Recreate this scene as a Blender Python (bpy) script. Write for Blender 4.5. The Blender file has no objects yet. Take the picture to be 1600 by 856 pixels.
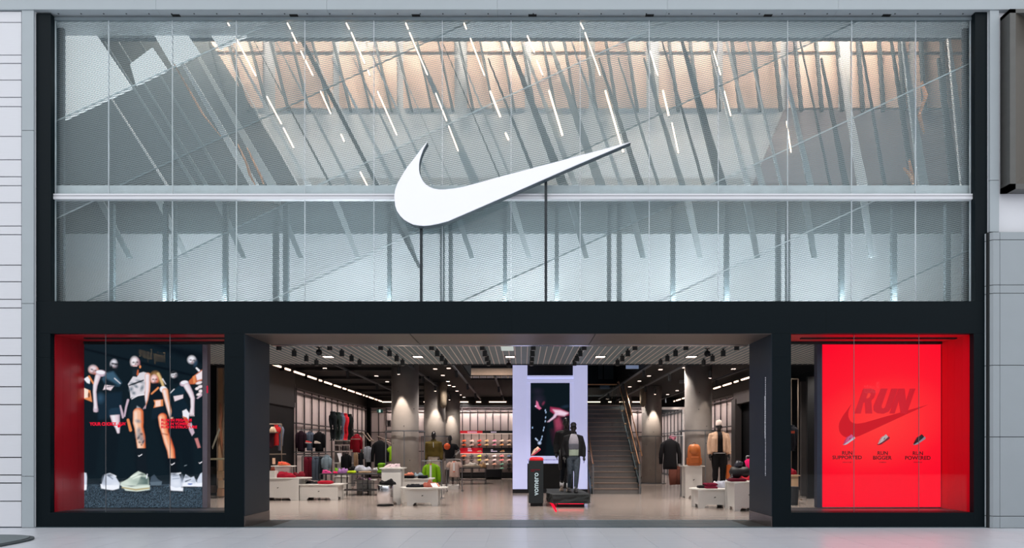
import bpy, bmesh, math, random
import numpy as np
from mathutils import Vector, Matrix, noise as mnoise
random.seed(7); np.random.seed(7)
sc = bpy.context.scene
COL = sc.collection
# ------------------------------------------------------------------ camera, sky, exposure
F = 1067.0          # focal length in pixels of the 1600 px wide frame
D = 13.12           # distance from the camera to the shop front
CX, CY, EYE = 816.0, 702.0, 1.5
cam = bpy.data.objects.new('camera', bpy.data.cameras.new('camera')); COL.objects.link(cam)
cam.location = (0, -D, EYE); cam.rotation_euler = (math.pi/2, 0, 0)
cam.data.sensor_width = 36.0; cam.data.lens = F/1600*36.0
cam.data.shift_x = -(CX-800)/1600; cam.data.shift_y = (CY-428)/1600
cam.data.clip_end = 300
sc.camera = cam
w = bpy.data.worlds.new('world'); sc.world = w; w.use_nodes = True
bg = w.node_tree.nodes['Background']; bg.inputs[0].default_value = (0.94, 0.965, 1.0, 1); bg.inputs[1].default_value = 1.42
vs = sc.view_settings
vs.view_transform = 'Standard'; vs.look = 'None'; vs.gamma = 1; vs.use_curve_mapping = False
vs.exposure = 0.0

# ------------------------------------------------------------------ helpers
def P(px, py, d):
    return Vector(((px-CX)*d/F, d-D, EYE+(CY-py)*d/F))
def XX(px, d): return (px-CX)*d/F
def ZZ(py, d): return EYE+(CY-py)*d/F
def lin(c):
    return tuple(((v/255)/12.92 if v/255 <= .04045 else ((v/255+.055)/1.055)**2.4) for v in c)
MATS = {}
def M(name, rgb, rough=.5, metal=0., spec=.5, var=.12, scale=6., emit=0., bump=0., coat=0., stretch=None):
    if name in MATS: return MATS[name]
    m = bpy.data.materials.new(name); m.use_nodes = True; MATS[name] = m
    nt = m.node_tree; b = nt.nodes['Principled BSDF']; c = lin(rgb)
    tc = nt.nodes.new('ShaderNodeTexCoord'); nz = nt.nodes.new('ShaderNodeTexNoise')
    nz.inputs['Scale'].default_value = scale; nz.inputs['Detail'].default_value = 5
    src = tc.outputs['Object']
    if stretch:
        mp = nt.nodes.new('ShaderNodeMapping'); mp.inputs['Scale'].default_value = stretch
        nt.links.new(src, mp.inputs[0]); src = mp.outputs[0]
    nt.links.new(src, nz.inputs['Vector'])
    mx = nt.nodes.new('ShaderNodeMix'); mx.data_type = 'RGBA'
    mx.inputs['A'].default_value = tuple(v*(1-var) for v in c)+(1,)
    mx.inputs['B'].default_value = tuple(min(1, v*(1+var)) for v in c)+(1,)
    nt.links.new(nz.outputs['Fac'], mx.inputs['Factor']); nt.links.new(mx.outputs['Result'], b.inputs['Base Color'])
    b.inputs['Roughness'].default_value = rough; b.inputs['Metallic'].default_value = metal
    b.inputs['Specular IOR Level'].default_value = spec
    if coat: b.inputs['Coat Weight'].default_value = coat; b.inputs['Coat Roughness'].default_value = .06
    if emit:
        b.inputs['Emission Color'].default_value = c+(1,); b.inputs['Emission Strength'].default_value = emit
    if bump:
        bp = nt.nodes.new('ShaderNodeBump'); bp.inputs['Strength'].default_value = bump; bp.inputs['Distance'].default_value = .01
        nt.links.new(nz.outputs['Fac'], bp.inputs['Height']); nt.links.new(bp.outputs[0], b.inputs['Normal'])
    return m
def glow(name, rgb, strength):
    if name in MATS: return MATS[name]
    m = bpy.data.materials.new(name); m.use_nodes = True; MATS[name] = m
    nt = m.node_tree; nt.nodes.clear(); o = nt.nodes.new('ShaderNodeOutputMaterial'); e = nt.nodes.new('ShaderNodeEmission')
    e.inputs[0].default_value = lin(rgb)+(1,); e.inputs[1].default_value = strength; nt.links.new(e.outputs[0], o.inputs[0]); return m
def glass(name, tint=(1, 1, 1), base=.045):
    if name in MATS: return MATS[name]
    m = bpy.data.materials.new(name); m.use_nodes = True; MATS[name] = m
    nt = m.node_tree; nt.nodes.clear(); N = nt.nodes.new; L = nt.links.new
    o = N('ShaderNodeOutputMaterial'); t = N('ShaderNodeBsdfTransparent'); g = N('ShaderNodeBsdfGlossy'); x = N('ShaderNodeMixShader')
    t.inputs[0].default_value = tint+(1,); g.inputs['Roughness'].default_value = 0.0
    lw = N('ShaderNodeLayerWeight'); pw = N('ShaderNodeMath'); pw.operation = 'POWER'; pw.inputs[1].default_value = 5
    ma = N('ShaderNodeMath'); ma.operation = 'MULTIPLY_ADD'; ma.inputs[1].default_value = 1-base; ma.inputs[2].default_value = base
    L(lw.outputs['Facing'], pw.inputs[0]); L(pw.outputs[0], ma.inputs[0]); L(ma.outputs[0], x.inputs[0])
    L(t.outputs[0], x.inputs[1]); L(g.outputs[0], x.inputs[2]); L(x.outputs[0], o.inputs[0]); return m
def painted(name, strength):
    if name in MATS: return MATS[name]
    m = bpy.data.materials.new(name); m.use_nodes = True; MATS[name] = m
    nt = m.node_tree; nt.nodes.clear(); o = nt.nodes.new('ShaderNodeOutputMaterial'); e = nt.nodes.new('ShaderNodeEmission')
    a = nt.nodes.new('ShaderNodeAttribute'); a.attribute_name = 'Col'
    nt.links.new(a.outputs['Color'], e.inputs[0]); e.inputs[1].default_value = strength; nt.links.new(e.outputs[0], o.inputs[0]); return m

class MB:
    def __init__(s): s.v = []; s.f = []
    def add(s, vs_, fs):
        n = len(s.v); s.v += [tuple(v) for v in vs_]; s.f += [tuple(i+n for i in f) for f in fs]; return s
    def box(s, a, b, rot=None, bev=0):
        x0, x1 = sorted((a[0], b[0])); y0, y1 = sorted((a[1], b[1])); z0, z1 = sorted((a[2], b[2]))
        vs_ = [Vector(p) for p in ((x0,y0,z0),(x1,y0,z0),(x1,y1,z0),(x0,y1,z0),(x0,y0,z1),(x1,y0,z1),(x1,y1,z1),(x0,y1,z1))]
        if rot is not None:
            c = (Vector(a)+Vector(b))/2; vs_ = [c+rot@(p-c) for p in vs_]
        return s.add(vs_, [(3,2,1,0),(4,5,6,7),(0,1,5,4),(1,2,6,5),(2,3,7,6),(3,0,4,7)])
    def fbox(s, x0, y0, x1, y1, d, t):      # front face covers a measured rectangle at distance d, thickness t
        return s.box((XX(x0,d), d-D, ZZ(y1,d)), (XX(x1,d), d-D+t, ZZ(y0,d)))
    def prism(s, pts, off):                 # closed polygon of 3D points extruded by off
        pts = [Vector(p) for p in pts]; off = Vector(off); n = len(pts)
        nrm = Vector((0,0,0))
        for i in range(n):
            a, b = pts[i], pts[(i+1) % n]; nrm += a.cross(b)
        if nrm.dot(off) > 0: pts = pts[::-1]
        return s.add(pts+[p+off for p in pts], [tuple(range(n)), tuple(range(2*n-1, n-1, -1))]+[(i, i+n, (i+1) % n+n, (i+1) % n) for i in range(n)])
    def tube(s, pts, rad, n=10, ref=(0,1,0), cap=True):
        pts = [Vector(p) for p in pts]; ref = Vector(ref); base = len(s.v); k = len(pts)
        if not isinstance(rad, (list, tuple)): rad = [rad]*k
        for i, p in enumerate(pts):
            t = (pts[min(i+1, k-1)]-pts[max(i-1, 0)]).normalized()
            u = ref.cross(t)
            if u.length < 1e-4: u = Vector((1,0,0)).cross(t)
            u.normalize(); v = t.cross(u)
            r = rad[i]; ru, rv = r if isinstance(r, tuple) else (r, r)
            for j in range(n):
                a = 2*math.pi*j/n; s.v.append(tuple(p+u*(ru*math.cos(a))+v*(rv*math.sin(a))))
        for i in range(k-1):
            for j in range(n):
                a = base+i*n+j; b = base+i*n+(j+1) % n; s.f.append((a, b, b+n, a+n))
        if cap:
            s.f.append(tuple(base+j for j in range(n-1, -1, -1))); s.f.append(tuple(base+(k-1)*n+j for j in range(n)))
        return s
    def lathe(s, prof, c=(0,0,0), n=24, sx=1, sy=1):
        base = len(s.v); k = len(prof)
        for r, z in prof:
            for j in range(n):
                a = 2*math.pi*j/n; s.v.append((c[0]+r*sx*math.cos(a), c[1]+r*sy*math.sin(a), c[2]+z))
        for i in range(k-1):
            for j in range(n):
                a = base+i*n+j; b = base+i*n+(j+1) % n; s.f.append((a, b, b+n, a+n))
        s.f.append(tuple(base+j for j in range(n-1, -1, -1))); s.f.append(tuple(base+(k-1)*n+j for j in range(n)))
        return s
    def ball(s, c, r, n=14):
        rx, ry, rz = r if isinstance(r, tuple) else (r, r, r)
        return s.lathe([(max(1e-3, math.sin(math.pi*i/10)), -math.cos(math.pi*i/10)*rz) for i in range(11)], c, n, rx, ry)
    def wrinkle(s, amp, freq=6, seed=0):
        o = Vector((seed*3.1, seed*1.7, seed*.9))
        s.v = [tuple(Vector(v)+mnoise.noise_vector(Vector(v)*freq+o)*amp) for v in s.v]; return s
    def xf(s, m):
        s.v = [tuple(m@Vector(v)) for v in s.v]; return s
    def mesh(s, name, mat, smooth=False):
        me = bpy.data.meshes.new(name); me.from_pydata(s.v, [], s.f); me.update()
        if mat: me.materials.append(mat)
        if smooth: me.polygons.foreach_set('use_smooth', [True]*len(me.polygons)); 
        return me
def put(o, label=None, cat=None, group=None, kind=None):
    if label: o['label'] = label
    if cat: o['category'] = cat
    if group: o['group'] = group
    if kind: o['kind'] = kind
    return o
def thing(name, label, cat, loc=(0,0,0), rz=0, group=None, kind=None):
    o = bpy.data.objects.new(name, None); COL.objects.link(o); o.location = loc; o.rotation_euler = (0,0,rz)
    o.empty_display_size = .1
    return put(o, label, cat, group, kind)
def bevel(o, wd, seg=2):
    m = o.modifiers.new('bevel', 'BEVEL'); m.width = wd; m.segments = seg; m.limit_method = 'ANGLE'; return o
def part(name, mb, mat=None, parent=None, label=None, smooth=False, world=False, kind=None, bev=0):
    if parent is None: parent = mat        # ready-made mesh: part(name, mesh, parent)
    me = mb.mesh(name, mat, smooth) if isinstance(mb, MB) else mb
    o = bpy.data.objects.new(name, me); COL.objects.link(o); o.parent = parent
    if world:
        p = parent; loc = Vector((0,0,0))
        while p is not None: loc += p.location; p = p.parent
        o.location = -loc
    if bev: bevel(o, bev)
    return put(o, label, None, None, kind)
def solo(name, mb, mat, label, cat, group=None, smooth=False, kind=None, bev=0):
    a = np.array(mb.v); c = Vector(((a[:,0].min()+a[:,0].max())/2, (a[:,1].min()+a[:,1].max())/2, a[:,2].min()))
    mb.v = [tuple(Vector(v)-c) for v in mb.v]
    o = bpy.data.objects.new(name, mb.mesh(name, mat, smooth)); COL.objects.link(o); o.location = c
    if bev: bevel(o, bev)
    return put(o, label, cat, group, kind)
def struct(name, mb, mat, label=None, smooth=False):
    o = bpy.data.objects.new(name, mb.mesh(name, mat, smooth)); COL.objects.link(o)
    return put(o, label, None, None, 'structure')
def sroot(name, label=None):
    o = bpy.data.objects.new(name, None); COL.objects.link(o); o.empty_display_size = .1
    return put(o, label, None, None, 'structure')
def dup(root, loc, rz=None, label=None):
    r = root.copy(); COL.objects.link(r); r.location = loc
    if rz is not None: r.rotation_euler = (r.rotation_euler[0], r.rotation_euler[1], rz)
    if label: r['label'] = label
    for ch in list(root.children):
        c = ch.copy(); COL.objects.link(c); c.parent = r
        for g in list(ch.children):
            q = g.copy(); COL.objects.link(q); q.parent = c
    return r
def remesh(o, vox=.012, smooth=3):
    m = o.modifiers.new('remesh', 'REMESH'); m.mode = 'VOXEL'; m.voxel_size = vox; m.use_smooth_shade = True
    s_ = o.modifiers.new('smooth', 'SMOOTH'); s_.factor = .6; s_.iterations = smooth; return o
ORD = ['first','second','third','fourth','fifth','sixth','seventh','eighth','ninth','tenth','eleventh','twelfth','thirteenth','fourteenth','fifteenth','sixteenth','seventeenth','eighteenth','nineteenth','twentieth']
def text_mb(txt, x0, y0, x1, y1, d, bold=0., shear=0., mirror=False, thick=.004, rot90=False):
    cu = bpy.data.curves.new('lettering', 'FONT'); cu.body = txt; cu.offset = bold; cu.shear = shear; cu.extrude = 0; cu.size = 1; cu.resolution_u = 3
    o = bpy.data.objects.new('lettering', cu); COL.objects.link(o); bpy.context.view_layer.update()
    me = bpy.data.meshes.new_from_object(o.evaluated_get(bpy.context.evaluated_depsgraph_get()))
    bpy.data.objects.remove(o)
    a = np.array([v.co[:] for v in me.vertices]); fs = [tuple(p.vertices) for p in me.polygons]; bpy.data.meshes.remove(me)
    u, v = a[:,0], a[:,1]
    u = (u-u.min())/(u.max()-u.min()); v = (v-v.min())/(v.max()-v.min())
    if rot90: u, v = 1-v, u
    if mirror: u = 1-u
    mb = MB(); A = P(x0, y1, d); B = P(x1, y0, d)
    mb.v = [(A.x+(B.x-A.x)*p, A.y-thick, A.z+(B.z-A.z)*q) for p, q in zip(u, v)]; mb.f = fs
    return mb
SW = [(667.5,221),(660,230),(646,249),(637,260),(631,269),(621,286.5),(617.5,296),(616,306.5),(617.5,321.5),(620,329),(625,336.5),(631,342.5),(637.5,346.5),(645,350),(652.5,351.5),(662,352.3),(672.5,351.5),(685,349),(700,345),(750,323.5),(800,301.5),(900,257.5),(985.7,221.5),(960,228.5),(900,244.5),(850,258),(800,271),(760,282),(725,291.5),(710,294.3),(695,296),(686,296),(677.5,294.5),(671,291.8),(665,287.7),(661,283),(657.5,276.5),(655.3,270),(654.5,264),(654.4,257),(655.5,249),(658,241),(661,233)]
def swoosh(x0, y0, x1, y1, d, t):
    pts = [P(x0+(x-616)/369.7*(x1-x0), y0+(y-221)/131.3*(y1-y0), d) for x, y in SW]
    return MB().prism(pts, (0, t, 0))

class Paint:
    def __init__(s, x0, y0, x1, y1, cell, col):
        s.r = (x0, y0, x1, y1); s.nx = int((x1-x0)/cell)+1; s.ny = int((y1-y0)/cell)+1
        s.X, s.Y = np.meshgrid(np.linspace(x0, x1, s.nx), np.linspace(y0, y1, s.ny))
        s.I = np.zeros((s.ny, s.nx, 3)); s.I[:] = lin(col)
    def mix(s, k, col):
        k = np.clip(k, 0, 1)[..., None]; s.I = s.I*(1-k)+np.array(lin(col))*k
    def ell(s, cx, cy, rx, ry, col, ang=0, soft=.15, a=1):
        c, n = math.cos(math.radians(ang)), math.sin(math.radians(ang)); x = s.X-cx; y = s.Y-cy
        q = np.sqrt(((x*c+y*n)/rx)**2+((-x*n+y*c)/ry)**2); s.mix(a*(1+soft-q)/(2*soft), col)
    def cap(s, pts, rad, col, soft=.7, a=1):
        best = np.full(s.X.shape, 99.)
        for (p, q, r0, r1) in zip(pts[:-1], pts[1:], rad[:-1], rad[1:]):
            dx, dy = q[0]-p[0], q[1]-p[1]; t = np.clip(((s.X-p[0])*dx+(s.Y-p[1])*dy)/(dx*dx+dy*dy+1e-9), 0, 1)
            best = np.minimum(best, np.hypot(s.X-p[0]-t*dx, s.Y-p[1]-t*dy)-(r0+(r1-r0)*t))
        s.mix(a*(soft-best)/(2*soft), col)
    def poly(s, pts, col, soft=.7, a=1):
        ins = np.zeros(s.X.shape, bool); dist = np.full(s.X.shape, 99.); n = len(pts)
        for i in range(n):
            (xa, ya), (xb, yb) = pts[i], pts[(i+1) % n]
            c = (ya > s.Y) != (yb > s.Y); xi = xa+(s.Y-ya)*(xb-xa)/((yb-ya) if yb != ya else 1e-9); ins ^= c & (s.X < xi)
            dx, dy = xb-xa, yb-ya; t = np.clip(((s.X-xa)*dx+(s.Y-ya)*dy)/(dx*dx+dy*dy+1e-9), 0, 1)
            dist = np.minimum(dist, np.hypot(s.X-xa-t*dx, s.Y-ya-t*dy))
        sd = np.where(ins, -dist, dist); s.mix(a*(soft-sd)/(2*soft), col)
    def speck(s, x0, y0, x1, y1, col, dens, a=1):
        k = (np.random.rand(s.ny, s.nx) < dens)*(s.X >= x0)*(s.X <= x1)*(s.Y >= y0)*(s.Y <= y1)*np.random.rand(s.ny, s.nx)*a; s.mix(k, col)
    def mesh(s, name, d, mat):
        nx, ny = s.nx, s.ny
        co = np.stack([(s.X-CX)*d/F, np.full(s.X.shape, d-D), EYE+(CY-s.Y)*d/F], -1).reshape(-1, 3)
        i = np.arange(nx*ny).reshape(ny, nx); q = np.stack([i[1:, :-1], i[1:, 1:], i[:-1, 1:], i[:-1, :-1]], -1).reshape(-1, 4)
        me = bpy.data.meshes.new(name); me.vertices.add(nx*ny); me.vertices.foreach_set('co', co.ravel())
        me.loops.add(q.size); me.loops.foreach_set('vertex_index', q.ravel().astype(np.int32))
        me.polygons.add(len(q)); me.polygons.foreach_set('loop_start', np.arange(0, q.size, 4, dtype=np.int32))
        me.update(calc_edges=True); me.validate()
        at = me.color_attributes.new('Col', 'FLOAT_COLOR', 'POINT'); at.data.foreach_set('color', np.concatenate([s.I.reshape(-1, 3), np.ones((nx*ny, 1))], 1).ravel().astype(np.float32))
        me.materials.append(mat); return me

# ------------------------------------------------------------------ materials
m_black = M('black_panel', (9, 20, 25), .45, spec=.11, var=.08)
m_reveal = M('reveal_panel', (30, 42, 51), .4, spec=.25, var=.06)
m_soffit = M('soffit_metal', (92, 82, 78), .4, metal=.3, var=.06)
m_board = M('white_cladding', (222, 223, 228), .55, var=.03, scale=3, stretch=(1, 1, 20))
m_grey = M('grey_metal', (170, 179, 184), .45, var=.05, scale=2)
m_grey2 = M('grey_cladding', (158, 166, 171), .5, var=.06, scale=2)
m_dgrey = M('dark_grey_metal', (70, 82, 90), .45, var=.05)
m_wht = M('white_paint', (226, 227, 232), .5, var=.02)
m_seam = M('dark_joint', (22, 26, 28), .7)
m_tile = M('pavement_tile', (202, 205, 212), .3, var=.16, scale=2.2, stretch=(.35, 3, 1), spec=.5)
m_dtile = M('dark_stone_tile', (78, 93, 101), .4, var=.3, scale=3, stretch=(.4, 3, 1))
m_alu = M('aluminium', (205, 210, 216), .35, metal=.6, var=.04)
m_screen = M('screen_metal', (136, 149, 154), .5, var=.05)
m_glass = glass('clear_glass', (.97, .99, .985), .016)
m_glass2 = glass('display_glass', (.97, .98, .98), .013)
m_blk = M('matt_black', (12, 13, 16), .6, spec=.3)
m_blk2 = M('charcoal', (30, 33, 38), .6, spec=.3)
m_chrome = M('chrome', (232, 232, 236), .22, metal=1, var=.02)
m_steel = M('steel_grey', (128, 130, 134), .4, metal=.6, var=.05)
m_copper = M('copper_metal', (214, 160, 120), .3, metal=.8, var=.08)
m_red = M('red_lacquer', (196, 22, 38), .35, var=.05)
m_floor = M('polished_concrete', (172, 160, 153), .16, var=.22, scale=1.6, stretch=(.5, 2.2, 1), spec=.6)
m_conc = M('column_concrete', (150, 144, 140), .75, var=.18, scale=3, bump=.25)
m_terr = M('speckled_board', (214, 212, 208), .5, var=.06, scale=40)
m_lat = M('pale_wall_panel', (194, 180, 177), .6, var=.05, scale=8, stretch=(8, 8, .3))
m_bar = M('lattice_bar', (58, 52, 54), .5)
m_slat = M('ceiling_slat', (102, 120, 125), .5, var=.08)
# ------------------------------------------------------------------ the setting: ground, facade, neighbours
Y0 = 0.0
FL = MB(); FL.box((-30, -30, -.30), (30, -.02, -.006)); struct('floor', FL, M('mall_floor', (206, 208, 214), .35, var=.05))
pav = sroot('floor_pavement', 'pale grey stone pavement in front of the shop')
tm = MB().box((-.3285, -.331, -.035), (.3285, .331, 0)).mesh('paving_tile', m_tile)
for r in range(8):
    for c in range(-18, 19):
        o = part('paving_tile', tm, pav); y = -.36-.664*r
        o.location = (c*.664-.24, y, random.uniform(-.001, .001))
dark = sroot('floor_threshold', 'dark stone strip across the shop entrance')
tm = MB().box((-.329, -.30, -.035), (.329, .30, .003)).mesh('threshold_tile', m_dtile)
for r in range(2):
    for c in range(-9, 10):
        x = c*.662+.1
        lo, hi = XX(381, D), XX(1207, D)
        if x-.33 < lo or x+.33 > hi: continue
        o = part('threshold_tile', tm, dark); o.location = (x, .36+.61*r+.06, 0)
part('threshold_bed', MB().box((XX(381,D), .0, -.05), (XX(1207,D), 1.38, -.004)), m_seam, dark)
kb = MB().box((-12, -.02, -.05), (12, .06, .012)); part('kerb_strip', kb, m_dtile, dark)
struct('floor_store', MB().box((-11.5, 1.38, -.08), (11, 32, 0)), m_floor)
struct('trim_1', MB().box((XX(381,D)+.02, 1.365, -.02), (XX(1207,D)-.02, 1.385, .006)), m_alu)
# drain cover / rounded mat in the left corner
def super_disc(cx, cy, rx, ry, z, n=48, e=.62):
    return [(cx+rx*math.copysign(abs(math.cos(t))**e, math.cos(t)), cy+ry*math.copysign(abs(math.sin(t))**e, math.sin(t)), z) for t in [2*math.pi*i/n for i in range(n)]]
mc = (XX(31, 10.9)-1.1, 10.55-D)
mat_ = thing('floor_mat', 'dark grey rounded slab lying on the pavement at the lower left corner', 'mat', (mc[0], mc[1], 0))
part('rim', MB().prism(super_disc(0, 0, 1.1, 1.2, 0), (0, 0, .03)), M('mat_rim', (60, 68, 72), .6), mat_)
part('slab', MB().prism(super_disc(0, 0, 1.04, 1.14, .03), (0, 0, .015)), M('mat_grey', (98, 108, 112), .7, var=.2, scale=30), mat_)

# black shop front
wf = sroot('wall_front', 'black metal panelled shop front')
T = 1.3
def bp(x0, y0, x1, y1, t=T, mat=None, name='panel'): return part(name, MB().fbox(x0, y0, x1, y1, D, t), mat or m_black, wf)
for (a, b) in ((56, 307), (307, 553), (553, 799), (799, 1045), (1045, 1291), (1291, 1542.5)):
    bp(a+.06, 470.5, b-.06, 520.8)
bp(56.5, 21, 79.3, 470.3, .11); bp(1523.5, 19, 1542.5, 470.3, .11)
bp(56, 521, 78.5, 558, .5); bp(56, 558.3, 78.5, 824, .5); bp(78.6, 800.5, 350.5, 824, .4)
bp(350.6, 521, 381, 557.8); bp(350.6, 558, 381, 824)
bp(1207, 521, 1236, 557.8); bp(1207, 558, 1236, 824); bp(1236.1, 800.5, 1521.5, 824, .4); bp(1521.6, 521, 1542.5, 824, .5)
# inner reveals and entrance soffit
for s, px in ((1, 381), (-1, 1207)):
    x = XX(px, D); a, b = (x, x+.012*s)
    part('reveal_panel', MB().box((a, .01, .22), (b, T, 3.735)), m_reveal, wf)
    part('reveal_skirting', MB().box((a, .01, .0), (x+.018*s, T, .215)), M('skirting_metal', (92, 84, 82), .22, metal=.5, var=.04), wf)
xs = [381, 640, 930, 1207]
for a, b in zip(xs[:-1], xs[1:]):
    part('soffit_panel', MB().box((XX(a,D)+.016, .012, ZZ(520.8,D)-.012), (XX(b,D)-.006-(.01 if b == 1207 else 0), T, ZZ(520.8,D)-.001)), m_soffit, wf)
part('door_track', MB().box((XX(381,D)+.03, T+.02, 3.70), (XX(1207,D)-.03, T+.16, 3.83)), m_chrome, wf)
# tiny vertical lines of white lettering on the right reveal: too small to read, kept as illegible marks
xr = XX(1207, D)-.013
mk = MB(); yy = .33
for (col, z0, z1) in ((0, .98, 2.92), (1, 1.72, 2.55)):
    z = z0
    while z < z1:
        h = random.uniform(.012, .05); mk.box((xr-.002, yy+col*.035, z), (xr, yy+.022+col*.035, z+h)); z += h+random.uniform(.006, .014)
part('lettering', mk, glow('letter_white', (225, 228, 240), .6), wf, 'thin vertical lines of tiny white lettering', kind='stuff')

# grey beam above, left trim, right trim
tb = sroot('trim_2', 'pale grey metal beam over the shop front')
xb = [-60, 243.5, 510.5, 777, 1043, 1310, 1660]
for a, b in zip(xb[:-1], xb[1:]):
    part('beam_panel', MB().fbox(a+.15, -30, b-.15, 14.6, D-.08, .9), m_grey, tb)
part('beam_lip', MB().fbox(-60, 14.4, 1660, 17, D, .8), m_seam, tb)
sf = sroot('ceiling_soffit', 'grey soffit with screws and slots above the glass')
zt = ZZ(17, D)
part('soffit_board', MB().box((XX(80,D), .0, zt-.02), (XX(1523,D), .95, zt)), m_dgrey, sf)
part('head_rail', MB().fbox(84, 26.5, 1518, 31, D+.10, .06), M('rail_grey', (120, 132, 138), .45), sf)
slot = MB().box((-.08, -.035, -.006), (.08, .035, 0)).mesh('slot', m_seam)
for px in (275, 459, 650, 832, 1015, 1200, 1385):
    o = part('slot', slot, sf); o.location = (XX(px, D+.1), .1, zt-.021)
scr = MB().box((-.012, -.012, -.006), (.012, .012, 0)).mesh('screw', m_seam)
for k in range(41):
    o = part('screw', scr, sf); o.location = (XX(92+35.3*k, D+.06), .05, zt-.021)
for n_, (a, b, top) in enumerate(((34, 52.5, 15.5), (1547, 1561, 13))):
    t = sroot('trim_%d' % (n_+3), 'grey metal pilaster beside the shop front')
    if n_ == 0:
        for y0, y1 in ((15.5, 203.5), (204, 473.8), (474.2, 743.8), (744.2, 824)):
            part('pilaster_panel', MB().fbox(a, y0+.2, b, y1-.2, D-.06, .5), m_grey, t)
        part('white_strip', MB().fbox(53.4, 17, 55, 824, D-.02, .3), m_wht, t)
        part('shadow_gap', MB().fbox(52.5, 17, 56, 824, D+.1, .3), m_seam, t)
    else:
        for y0, y1 in ((13, 281.5), (282, 362)):
            part('pilaster_panel', MB().fbox(a, y0+.2, b, y1-.2, D-.06, .5), m_grey, t)
        part('white_strip', MB().fbox(1543, 17, 1547, 365, D+.0, .4), m_wht, t)
wl = sroot('wall_left', 'white horizontal board cladding of the neighbouring unit')
ys = [17.5, 35, 86, 99, 125, 152, 166.5, 213, 249.5, 276, 290, 316.5, 353, 366.5, 414, 440, 467.5, 481, 528, 555.5, 569, 604, 632, 679, 714.5, 742, 754.5, 783, 823.5]
for a, b in zip(ys[:-1], ys[1:]):
    part('cladding_board', MB().fbox(-160, a+.8, 33.2, b-.8, D-.04-random.choice((0, .01)), .1), m_board, wl)
part('backing', MB().fbox(-160, 15, 34, 824, D+.03, .2), m_seam, wl)
wr = sroot('wall_right', 'white wall over grey panel cladding of the neighbouring unit')
part('white_wall', MB().fbox(1561, 13, 1760, 365, D+.02, .3), m_wht, wr)
ys = [362, 374.5, 445, 458, 570.5, 682.5, 806.3, 825]
d2 = D-.12
for a, b in zip(ys[:-1], ys[1:]):
    part('panel', MB().fbox(1562.6, a+.5, 1760, b-.5, d2, .3), m_grey2, wr)
    z0, z1 = ZZ(b-.5, d2), ZZ(a+.5, d2); xA, xB, xC = XX(1543, d2), XX(1552, d2), XX(1561.9, d2); y = d2-D
    part('corner_panel', MB().prism([(xB, y, z0), (xC, y, z0), (xC, y+.3, z0), (xA, y+.3, z0), (xA, y+.16, z0)], (0, 0, z1-z0)), m_grey2, wr)
part('backing', MB().fbox(1543.5, 363, 1760, 825, d2+.05, .3), m_seam, wr)
sb = thing('wall_sign_case', 'bronze framed dark sign case on the white wall at the right edge', 'sign', (XX(1640,D-.2), -.2, ZZ(295,D)))
m_br = M('bronze_frame', (92, 92, 90), .4, metal=.4); 
fx0, fy0, fx1, fy1, dd = 1578, 14, 1700, 295, D-.25
part('frame', MB().fbox(fx0, fy0, fx0+9, fy1, dd, .26).fbox(fx0, fy1-8, fx1, fy1, dd, .26).fbox(fx0, fy0, fx1, fy0+6, dd, .26), m_br, sb, world=True)
a = P(fx0+9, fy1-8, dd); 
bv = MB().prism([P(fx0+9, 20, dd), P(fx0+9, fy1-8, dd), P(fx0+30, fy1-29, dd+.2), P(fx0+30, 20, dd+.2)], (0, .02, 0)).prism([P(fx0+9, fy1-8, dd), P(fx1, fy1-8, dd), P(fx1, fy1-29, dd+.2), P(fx0+30, fy1-29, dd+.2)], (0, .02, 0))
part('bevel', bv, M('dark_bronze', (70, 64, 56), .4, metal=.3), sb, world=True)
for y0, y1 in ((20, 152), (152.6, fy1-20)):
    part('face_panel', MB().fbox(fx0+20, y0, fx1, y1, dd+.19, .04), M('olive_bronze', (78, 70, 56), .45, var=.12), sb, world=True)

# ------------------------------------------------------------------ upper curtain wall: glass, expanded metal, room behind
win = sroot('window_1', 'tall glazed screen wall over the entrance')
GX = [86, 169.3, 269, 369, 476, 584, 691, 798.5, 906.5, 1014.5, 1122.5, 1231, 1331, 1431, 1516.5]
dg = D+.12
for (y0, y1) in ((30, 303), (310.5, 470)):
    for a, b in zip(GX[:-1], GX[1:]):
        part('pane', MB().fbox(a+.35, y0, b-.35, y1, dg, .012), m_glass, win)
for gx in GX:
    for (y0, y1) in ((30, 303), (310.5, 470)):
        part('glass_joint', MB().fbox(gx-.45, y0, gx+.45, y1, dg+.001, .03), M('joint_silver', (196, 204, 210), .4, metal=.2), win)
for (y0, y1) in ((302.5, 305.3), (306.4, 310.8)):
    part('rail', MB().fbox(79, y0, 1523, y1, dg-.05, .12), m_wht, win)
part('rail_core', MB().fbox(79, 303, 1523, 309, dg-.02, .05), m_dgrey, win)
part('spandrel_strip', MB().fbox(80, 289.5, 1522, 303.5, dg+.08, .03), M('frosted_strip', (196, 204, 210), .6), win)
for px in (80, 1519):
    part('edge_post', MB().fbox(px-.3, 30, px+3.4, 470, dg+.02, .1), m_dgrey, win)
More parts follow.
